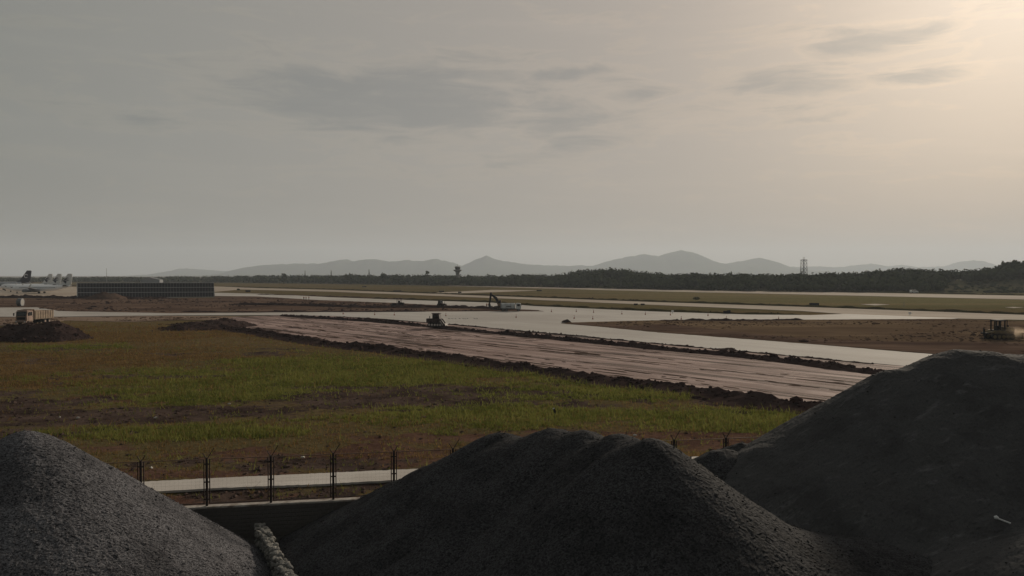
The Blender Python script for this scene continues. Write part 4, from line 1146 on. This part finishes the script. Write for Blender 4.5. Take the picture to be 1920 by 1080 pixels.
# ------------------------------------------------------------------ people
def person_mesh():
    sk = bpy.data.meshes.new('body')
    J = {'pel': (0, 0, .95, .15, .11), 'chest': (0, .01, 1.30, .17, .12), 'neck': (0, .01, 1.50, .055, .055), 'head': (0, -.02, 1.60, .085, .095), 'crown': (0, 0, 1.72, .075, .085),
         'ls': (.19, .01, 1.43, .065, .06), 'le': (.26, .03, 1.15, .047, .047), 'lw': (.27, -.06, .90, .035, .03), 'lh': (.27, -.08, .80, .038, .025),
         'rs': (-.19, .01, 1.43, .065, .06), 're': (-.26, .03, 1.15, .047, .047), 'rw': (-.27, -.06, .90, .035, .03), 'rh': (-.27, -.08, .80, .038, .025),
         'lk': (.11, -.01, .50, .065, .065), 'la': (.13, .02, .09, .045, .045), 'lt': (.15, -.16, .04, .04, .03), 'll': (.1, 0, .85, .09, .09),
         'rk': (-.11, -.01, .50, .065, .065), 'ra': (-.13, .02, .09, .045, .045), 'rt': (-.15, -.16, .04, .04, .03), 'rl': (-.1, 0, .85, .09, .09)}
    K = list(J); E_ = [('pel', 'chest'), ('chest', 'neck'), ('neck', 'head'), ('head', 'crown'), ('chest', 'ls'), ('ls', 'le'), ('le', 'lw'), ('lw', 'lh'), ('chest', 'rs'), ('rs', 're'), ('re', 'rw'), ('rw', 'rh'), ('pel', 'll'), ('ll', 'lk'), ('lk', 'la'), ('la', 'lt'), ('pel', 'rl'), ('rl', 'rk'), ('rk', 'ra'), ('ra', 'rt')]
    sk.from_pydata([J[k][:3] for k in K], [(K.index(a), K.index(b)) for a, b in E_], [])
    o = bpy.data.objects.new('tmp_body', sk); COL.objects.link(o)
    md = o.modifiers.new('s', 'SKIN'); o.modifiers.new('d', 'SUBSURF').levels = 1
    for i, k in enumerate(K):
        sk.skin_vertices[0].data[i].radius = J[k][3:]; sk.skin_vertices[0].data[i].use_root = (i == 0)
    dg = bpy.context.evaluated_depsgraph_get()
    me = bpy.data.meshes.new_from_object(o.evaluated_get(dg)); me.name = 'body'
    bpy.data.objects.remove(o)
    me.materials.clear()
    for m in (mat('work_trousers', (.03, .032, .04), .9, .2), mat('work_shirt', (.06, .05, .05), .9, .2), mat('skin', (.35, .22, .16), .6, .1)): me.materials.append(m)
    for p in me.polygons:
        z = p.center.z; p.material_index = 2 if (z > 1.5 or (abs(p.center.x) > .2 and z < .92)) else (0 if z < .98 else 1); p.use_smooth = True
    return me


PM = person_mesh()
vest = MB()
for sx in (-1, 1): vest.prism([(sx * .02, 1.02), (sx * .2, 1.02), (sx * .2, 1.36), (sx * .11, 1.48), (sx * .06, 1.48)], -.135, .155)
vest = vest.mesh('vest'); vest.materials.append(mat('orange_vest', (.45, .12, .03), .8, .2))
helm = MB().tube([(0, -.01, 1.68), (0, -.01, 1.70), (0, -.01, 1.76), (0, -.01, 1.81)], [.15, .118, .10, .04], 14).mesh('helmet'); helm.materials.append(mat('yellow_helmet', (.55, .40, .06), .5, .1))
for (u, v, rz, lab) in ((569.7, 563, .3, 'leftmost of three workers standing on the median'), (573.8, 563, 2.2, 'middle one of three workers standing on the median'), (579.2, 563, -1.0, 'rightmost of three workers standing on the median'), (912.8, 578, .8, 'worker left of the excavator, the left one of the pair'), (916.3, 578, -1.9, 'worker left of the excavator, the right one of the pair')):
    p = G(u, v); r = empty('person', (p.x, p.y, .08), rz); tag(r, lab, 'person', 'workers on the airfield')
    obj('body', PM, None, r); obj('vest', vest, None, r); obj('helmet', helm, None, r)


# ------------------------------------------------------------------ cones, signs, markers, litter
cb = MB().box(-.2, .2, -.2, .2, 0, .045).mesh('base', bevel=.01); cb.materials.append(M_rubber)
cc = MB().tube([(0, 0, .045), (0, 0, .9)], [.15, .035], 12).mesh('body'); cc.materials.append(mat('cone_orange', (.30, .07, .03), .6, .15))
cs = MB().tube([(0, 0, .45), (0, 0, .62)], [.104, .081], 12).mesh('band'); cs.materials.append(M_white)
NTH = ('first', 'second', 'third', 'fourth', 'fifth', 'sixth', 'seventh', 'eighth', 'ninth')
ROWS = (('traffic cone, %s from the left in the row on the concrete behind the loader', ((643.5, 589.5), (702.5, 591), (739.3, 591.5), (836, 593), (967.7, 596))),
        ('traffic cone, %s from the left in the far row right of the tank truck', ((1034, 585.3), (1080.5, 585), (1113, 586.5), (1166, 589.5), (1210, 590.5), (1257, 591.5), (1327.5, 592.5))),
        ('traffic cone, %s from the left in the near row by the soil island', ((1076.5, 598), (1111.5, 599), (1277.3, 599.5), (1362, 599.5), (1460, 600))),
        ('lone traffic cone on the soil median left of the roller', ((683, 571.5),)))
for lab, spots in ROWS:
    for k, (u, v) in enumerate(spots):
        p = G(u, v); r = empty('traffic_cone', (p.x, p.y, .052 if v != 571.5 else .09), random.uniform(0, 3)); tag(r, lab % NTH[k] if '%' in lab else lab, 'traffic cone', 'traffic cones')
        obj('base', cb, None, r); obj('body', cc, None, r); obj('band', cs, None, r)


def airfield_sign(u, v, w, h, label, z=.0):
    p = G(u, v); r = empty('airfield_sign', (p.x, p.y, z), random.uniform(-.1, .1)); tag(r, label, 'sign', 'low airfield signs')
    MB().box(-w / 2, w / 2, -.12, .12, .25, .25 + h).build('panel', M_dkmetal, r, bevel=.02)
    for sx in (-.38, .38): MB().box(sx * w - .04, sx * w + .04, -.05, .05, -.1, .25).build('leg', M_steel, r)


for a in ((1526.5, 573.7, 3.6, .9, 'long black sign on the far grass right of the lattice mast'), (1360, 588.8, 1.2, .7, 'short dark sign above the cones, left one of a touching pair'), (1366.5, 588.8, 1.0, .9, 'upright dark sign above the cones, right one of a touching pair'),
          (1011, 546.5, 3.6, .8, 'dark sign on the far grass right of the water truck'), (745, 547.3, 5.5, .8, 'wide dark sign on the far grass above the roller'), (828, 548, 3.5, .8, 'dark sign on the far grass above the small tractor'), (862, 550, 2.2, .8, 'small dark sign on the far grass between tractor and excavator'),
          (683, 539, 4, .9, 'dark sign farthest out on the grass below the tall conifer'), (465, 548, 3.4, 1.1, 'black sign on grass right of the blast screen'), (1192, 573.3, 1.5, .6, 'small dark sign below the taxiway, left one of two apart'), (1205, 573.5, 1.5, .6, 'small dark sign below the taxiway, right one of two apart')):
    airfield_sign(*a)

p = G(1261, 588); r = empty('marker_board', (p.x, p.y, .05)); tag(r, 'small white marker board among the traffic cones', 'marker')
MB().box(-.35, .35, -.03, .03, .3, .95).build('panel', M_white, r); MB().box(-.05, .05, -.03, .03, 0, .3).build('leg', M_steel, r)
p = G(1706, 591); r = empty('marker_board', (p.x, p.y, .05)); tag(r, 'white marker board alone on the taxiway at the right', 'marker')
MB().box(-.4, .4, -.03, .03, .25, .9).build('panel', M_white, r); MB().box(-.05, .05, -.03, .03, 0, .25).build('leg', M_steel, r)
p = G(1695, 575.5); r = empty('marker_post', (p.x, p.y, -.1)); tag(r, 'thin pale post on the far green strip at the right', 'post')
MB().tube([(0, 0, 0), (0, 0, 2)], .06, 6).build('pole', M_steel, r)
blk = MB().box(-.28, .28, -.12, .12, 0, .14).mesh('paving_block', bevel=.02); blk.materials.append(mat('pale_block', (.55, .53, .5), .8, .2))
for k, u in enumerate((842, 848, 854.5, 862, 869, 873, 877, 890, 895)):
    p = G(u, 598 + .2 * (k % 3)); o = obj('paving_block', blk); o.location = (p.x, p.y, .052); o.rotation_euler.z = random.uniform(-.5, .5); tag(o, 'small pale block, %s from the left in the row right of the loader' % NTH[k], 'block', 'row of blocks on the concrete')

p = G(1040, 791); r = empty('field_stake', (p.x, p.y, -.1), .2); tag(r, 'thin stake with a black and white rag standing in the green grass', 'stake')
MB().tube([(0, 0, 0), (.02, 0, 1.15)], .018, 6).build('pole', M_dkmetal, r)
MB().add([(0, 0, 1.2), (-.12, .03, 1.12), (-.10, 0, .9), (.08, .04, .72), (.12, 0, .95), (.03, -.04, 1.1)], [(0, 1, 2), (0, 2, 5), (5, 2, 3), (5, 3, 4)]).build('rag', M_dkmetal, r)
MB().add([(-.12, -.02, 1.22), (-.2, 0, 1.12), (-.06, -.03, 1.10), (0, 0, 1.2)], [(0, 1, 2, 3)]).build('white_scrap', M_white, r)

# pale litter lying on the right-hand sand pile
r = empty('litter_stick', (18.75, 29.75, 1.99), R(-35)); tag(r, 'white plastic stick with a knob lying on the dark sand pile', 'litter')
MB().tube([(0, 0, .12), (.45, 0, .0)], .028, 8).build('rod', M_white, r); MB().tube([(-.09, 0, .13), (-.02, 0, .15), (.05, 0, .12)], [.05, .075, .04], 10).build('knob', M_white, r)

x, y = XY(1714, 495)
r = empty('service_van', (x, y, .03), R(4)); tag(r, 'tiny pale service van on the far runway edge below the wooded hill', 'van')
MB().prism([(-2.4, .4), (2.4, .4), (2.4, 1.1), (1.7, 1.25), (1.2, 1.95), (-2.4, 1.95)], -.9, .9).build('body', M_white, r, bevel=.05)
for s in (-1, 1):
    MB().prism([(-2.0, 1.25), (1.35, 1.25), (1.05, 1.8), (-2.0, 1.8)], s * .905 - .01, s * .905 + .01).build('window', M_glass, r)
    for xx in (-1.5, 1.5): wheel(r, xx, s * .8, .36, .22, M_steel)

# shrubs on the far grass
for (u, v, w, lab) in ((1306, 561.5, 14, 'low dark shrub on the far green strip'), (447, 544, 6, 'tiny shrub on the far strip right of the blast screen')):
    p = G(u, v); D = p.y; n = 260; ww = w * D / F / 2
    r = empty('shrub', (p.x, p.y, -.1)); tag(r, lab, 'shrub')
    d = rng.normal(size=(n, 3)); d /= np.linalg.norm(d, axis=1, keepdims=True)
    P = d * rng.uniform(.4, 1, (n, 1)) * np.array([ww, ww * .8, .7]) + np.array([0, 0, .6])
    V, Fq = leaf_quads(P, np.full(n, .22)); obj('foliage', np_mesh('foliage', V, Fq), M_leaf, r)
    MB().tube([(0, 0, 0), (0, 0, .7)], [.08, .03], 6).build('stem', M_bark, r)

# pale rocks in the field
iv, it = ico_np()
rk = [np_mesh('rock', iv * rng.uniform(.7, 1.25, (len(iv), 1)) * np.array([1, .8, .6]), it) for _ in range(3)]
for q in rk: q.materials.append(mat('pale_rock', (.38, .36, .33), .85, .2, 3))
for k, (u, v, s, lab) in enumerate(((146, 783, .16, 'pale rock on the dark soil patch, nearest the left gravel pile'), (292, 783, .18, 'pale rock at the right of the dark soil patch'), (112, 782, .1, 'tiny pale rock left of another on the dark soil'), (430, 757, .15, 'pale rock between grass and the dark soil patch'), (568, 857, .14, 'pale flat rock on red soil above the third fence panel'), (284, 877, .13, 'pale rock on the verge near the leftmost fence post'), (1190, 816, .16, 'pale rock behind the crest of the centre pile'))):
    p = G(u, v); o = obj('rock', rk[k % 3]); o.location = (p.x, p.y, .0); o.scale = (s * 1.3, s, s); o.rotation_euler.z = k; tag(o, lab, 'rock', 'pale rocks in the field')


# ------------------------------------------------------------------ grass and clods on the field
def scatter(n, y1=105):
    D = 40 + (y1 - 40) * rng.uniform(0, 1, n) ** 1.35
    x = rng.uniform(-1, 1, n) * (D * .74 + 6)
    ok = D > wall_y(x) + .6
    return x[ok], D[ok]


STRIP = np.array([G(u, v)[:2] for u, v in ((-200, 622), (0, 612), (120, 603), (300, 605), (400, 616), (620, 649), (780, 667), (920, 688), (1080, 708), (1240, 730), (1400, 756), (1700, 800), (2100, 860))])


def on_field(x, y):
    o = np.argsort(STRIP[:, 0])
    lim = np.interp(x, STRIP[o, 0], STRIP[o, 1])
    path = np.abs(y - np.interp(x, [G(250, 914)[0], G(780, 890)[0], G(1400, 860)[0]], [G(250, 914)[1], G(780, 890)[1], G(1400, 860)[1]])) > 1.4
    return (y < lim - .6) & path


def grass(name, n, prob, hgt, m, label, y1=186, bl=3):
    x, y = scatter(n, y1); k = on_field(x, y); x, y = x[k], y[k]
    k = rng.random(len(x)) < prob(x, y); x, y = x[k], y[k]
    z = ground_z(x, y) - .02; q = len(x)
    b = np.repeat(np.stack([x, y, z], -1), bl, 0); N = len(b)
    b[:, :2] += rng.normal(0, .09, (N, 2))
    h = rng.gamma(5, hgt / 5, N) * np.where(rng.random(q) < .08, 2.3, 1.0).repeat(bl); a = rng.uniform(0, 6.28, N); w = rng.uniform(.010, .022, N) * (1 + y.repeat(bl) / 60)
    lean = rng.normal(0, .35, (N, 2)) * h[:, None]
    dx = np.stack([np.cos(a) * w, np.sin(a) * w, 0 * a], -1)
    top = b + np.concatenate([lean, h[:, None]], 1)
    V = np.stack([b - dx, b + dx, top], 1).reshape(-1, 3)
    o = obj(name, np_mesh(name, V, np.arange(N * 3).reshape(-1, 3)), m); tag(o, label, 'grass', kind='stuff')


M_grass = leaf_mat('green_blades', (.075, .092, .020), (.155, .158, .045), .15, .5)
M_dry = leaf_mat('dry_blades', (.10, .062, .026), (.17, .112, .048), .2, .5)
grass('green_grass', 420000, lambda x, y: np.clip(zone(x, y, GREEN, 1) * (1 - .95 * bare(x, y)) + .02, 0, 1), .19, M_grass, 'short green grass growing over the near field')
grass('dry_grass', 330000, lambda x, y: np.clip(.22 + .5 * zone(x, y, DRY, 4) - .7 * bare(x, y) - .15 * zone(x, y, REDS, 3), .015, 1), .16, M_dry, 'dry brown grass scattered over the near field')
x, y = scatter(26000, 100); k = on_field(x, y); x, y = x[k], y[k]
k = rng.random(len(x)) < np.clip(bare(x, y) * .8 + zone(x, y, REDS, 3) * .12 + .01, 0, 1); x, y = x[k], y[k]
o = obj('soil_clods', clod_mesh('soil_clods', np.stack([x, y, ground_z(x, y)], -1), rng.gamma(2.5, .026, len(x))), soil_mat('clod_soil', (.05, .036, .033), (.10, .072, .062), scale=1.5, bump=.02)); tag(o, 'clods of dark soil lying on the bare patches', 'clods', kind='stuff')


def in_poly(x, y, poly):
    ins = np.zeros(len(x), bool); j = len(poly) - 1
    for i in range(len(poly)):
        (xi, yi), (xj, yj) = poly[i], poly[j]
        ins ^= ((yi > y) != (yj > y)) & (x < (xj - xi) * (y - yi) / (yj - yi + 1e-9) + xi)
        j = i
    return ins


def rough_soil(name, pts, n, size, z, m, label):
    P = [G(u, v)[:2] for u, v in pts]; a = np.array(P)
    x = rng.uniform(a[:, 0].min(), a[:, 0].max(), n); y = rng.uniform(a[:, 1].min(), a[:, 1].max(), n)
    k = in_poly(x, y, P) & (vnoise(x * .5, y, .07, 4, 3) + rng.normal(0, .25, n) > .05); x, y = x[k], y[k]
    o = obj(name, clod_mesh(name, np.stack([x, y, np.full(len(x), z)], -1), rng.gamma(2.5, size / 2.5, len(x)), .45), m); tag(o, label, 'clods', kind='stuff')


rough_soil('soil_clods', [(60, 577), (120, 583), (320, 586), (600, 584.5), (900, 583), (900, 578), (740, 569), (600, 564), (480, 558), (402, 560), (0, 561), (0, 575)], 9000, .28, .09, M_soil, 'loose clods strewn over the brown median')
rough_soil('soil_clods', [(1080, 606), (1220, 602), (1520, 601), (1780, 600), (1960, 606), (1960, 668), (1760, 663), (1520, 643), (1220, 621)], 7000, .17, .11, M_soil2, 'loose clods strewn over the soil island')
rough_soil('soil_clods', [(0, 597), (320, 594), (420, 595), (330, 600), (250, 602), (120, 600), (0, 609)], 2500, .2, .0, M_soil2, 'loose clods on the tan verge by the dump truck')


# ruts pressed and pushed up along the graded strip
GS = [(470, 597), (620, 596), (840, 614), (920, 622), (1220, 660), (1520, 692), (1700, 715), (1760, 800), (1530, 764), (1240, 720), (1080, 698), (780, 658), (500, 623)]
P = [G(u, v)[:2] for u, v in GS]; a = np.array(P); n = 5200
x = rng.uniform(a[:, 0].min(), a[:, 0].max(), n); y = rng.uniform(a[:, 1].min(), a[:, 1].max(), n)
q = x * math.sin(R(49)) + y * math.cos(R(49))
k = in_poly(x, y, P) & (vnoise(q * .9, (x - y) * .03, 1.0, 3, 5) + rng.normal(0, .12, n) > .18); x, y = x[k], y[k]; n = len(x)
iv, it = ico_np()
an = R(-49) + rng.normal(0, .05, n); sc = np.stack([rng.gamma(3, .55, n), rng.uniform(.10, .24, n), rng.uniform(.03, .085, n)], -1)
L = iv[None] * rng.uniform(.75, 1.2, (n, len(iv), 1)) * sc[:, None]
V = np.stack([L[..., 0] * np.cos(an)[:, None] - L[..., 1] * np.sin(an)[:, None] + x[:, None], L[..., 0] * np.sin(an)[:, None] + L[..., 1] * np.cos(an)[:, None] + y[:, None], L[..., 2] + .03], -1).reshape(-1, 3)
o = obj('rut_ridges', np_mesh('rut_ridges', V, (it[None] + (np.arange(n) * len(iv))[:, None, None]).reshape(-1, 3), True), M_soil2); tag(o, 'low ridges of pushed earth between the ruts of the graded strip', 'ruts', kind='stuff')


# ------------------------------------------------------------------ dust behind the bulldozer, haze
def volume_mat(name, dens, col, aniso, noise=False):
    m = bpy.data.materials.new(name); m.use_nodes = True; t = NT(m.node_tree); t.n.clear()
    out = t.new('ShaderNodeOutputMaterial'); v = t.new('ShaderNodeVolumePrincipled')
    v.inputs['Color'].default_value = (*col, 1); v.inputs['Anisotropy'].default_value = aniso
    if noise:
        tc = t.new('ShaderNodeTexCoord').outputs['Object']
        ln = t.new('ShaderNodeVectorMath', operation='LENGTH'); t.put(ln.inputs[0], tc)
        n = t.noise(tc, 1.6, 4, .6)
        f = t.math('MULTIPLY', t.smooth(t.math('ADD', ln.outputs['Value'], t.math('MULTIPLY', n, .9)), 1.35, .55), dens)
        t.l.new(f, v.inputs['Density'])
    else:
        v.inputs['Density'].default_value = dens
    t.l.new(v.outputs[0], out.inputs['Volume'])
    return m


bm = bmesh.new(); bmesh.ops.create_icosphere(bm, subdivisions=3, radius=1); me = bpy.data.meshes.new('dust_cloud'); bm.to_mesh(me); bm.free()
dust = obj('dust_cloud', me, volume_mat('dust', .5, (.80, .66, .52), .3, True)); dust.location = (*XY(1906, 136.5), 1.1); dust.scale = (4.2, 2.2, 1.5)
tag(dust, 'pale dust cloud raised around the bulldozer', 'dust', kind='stuff')
hz = MB().box(-14000, 14000, -2500, 14800, -4, 520).build('haze', volume_mat('haze_air', 1.0e-4, (.78, .875, 1.0), .2)); tag(hz, 'pale evening haze over the airfield and hills', 'haze', kind='stuff')
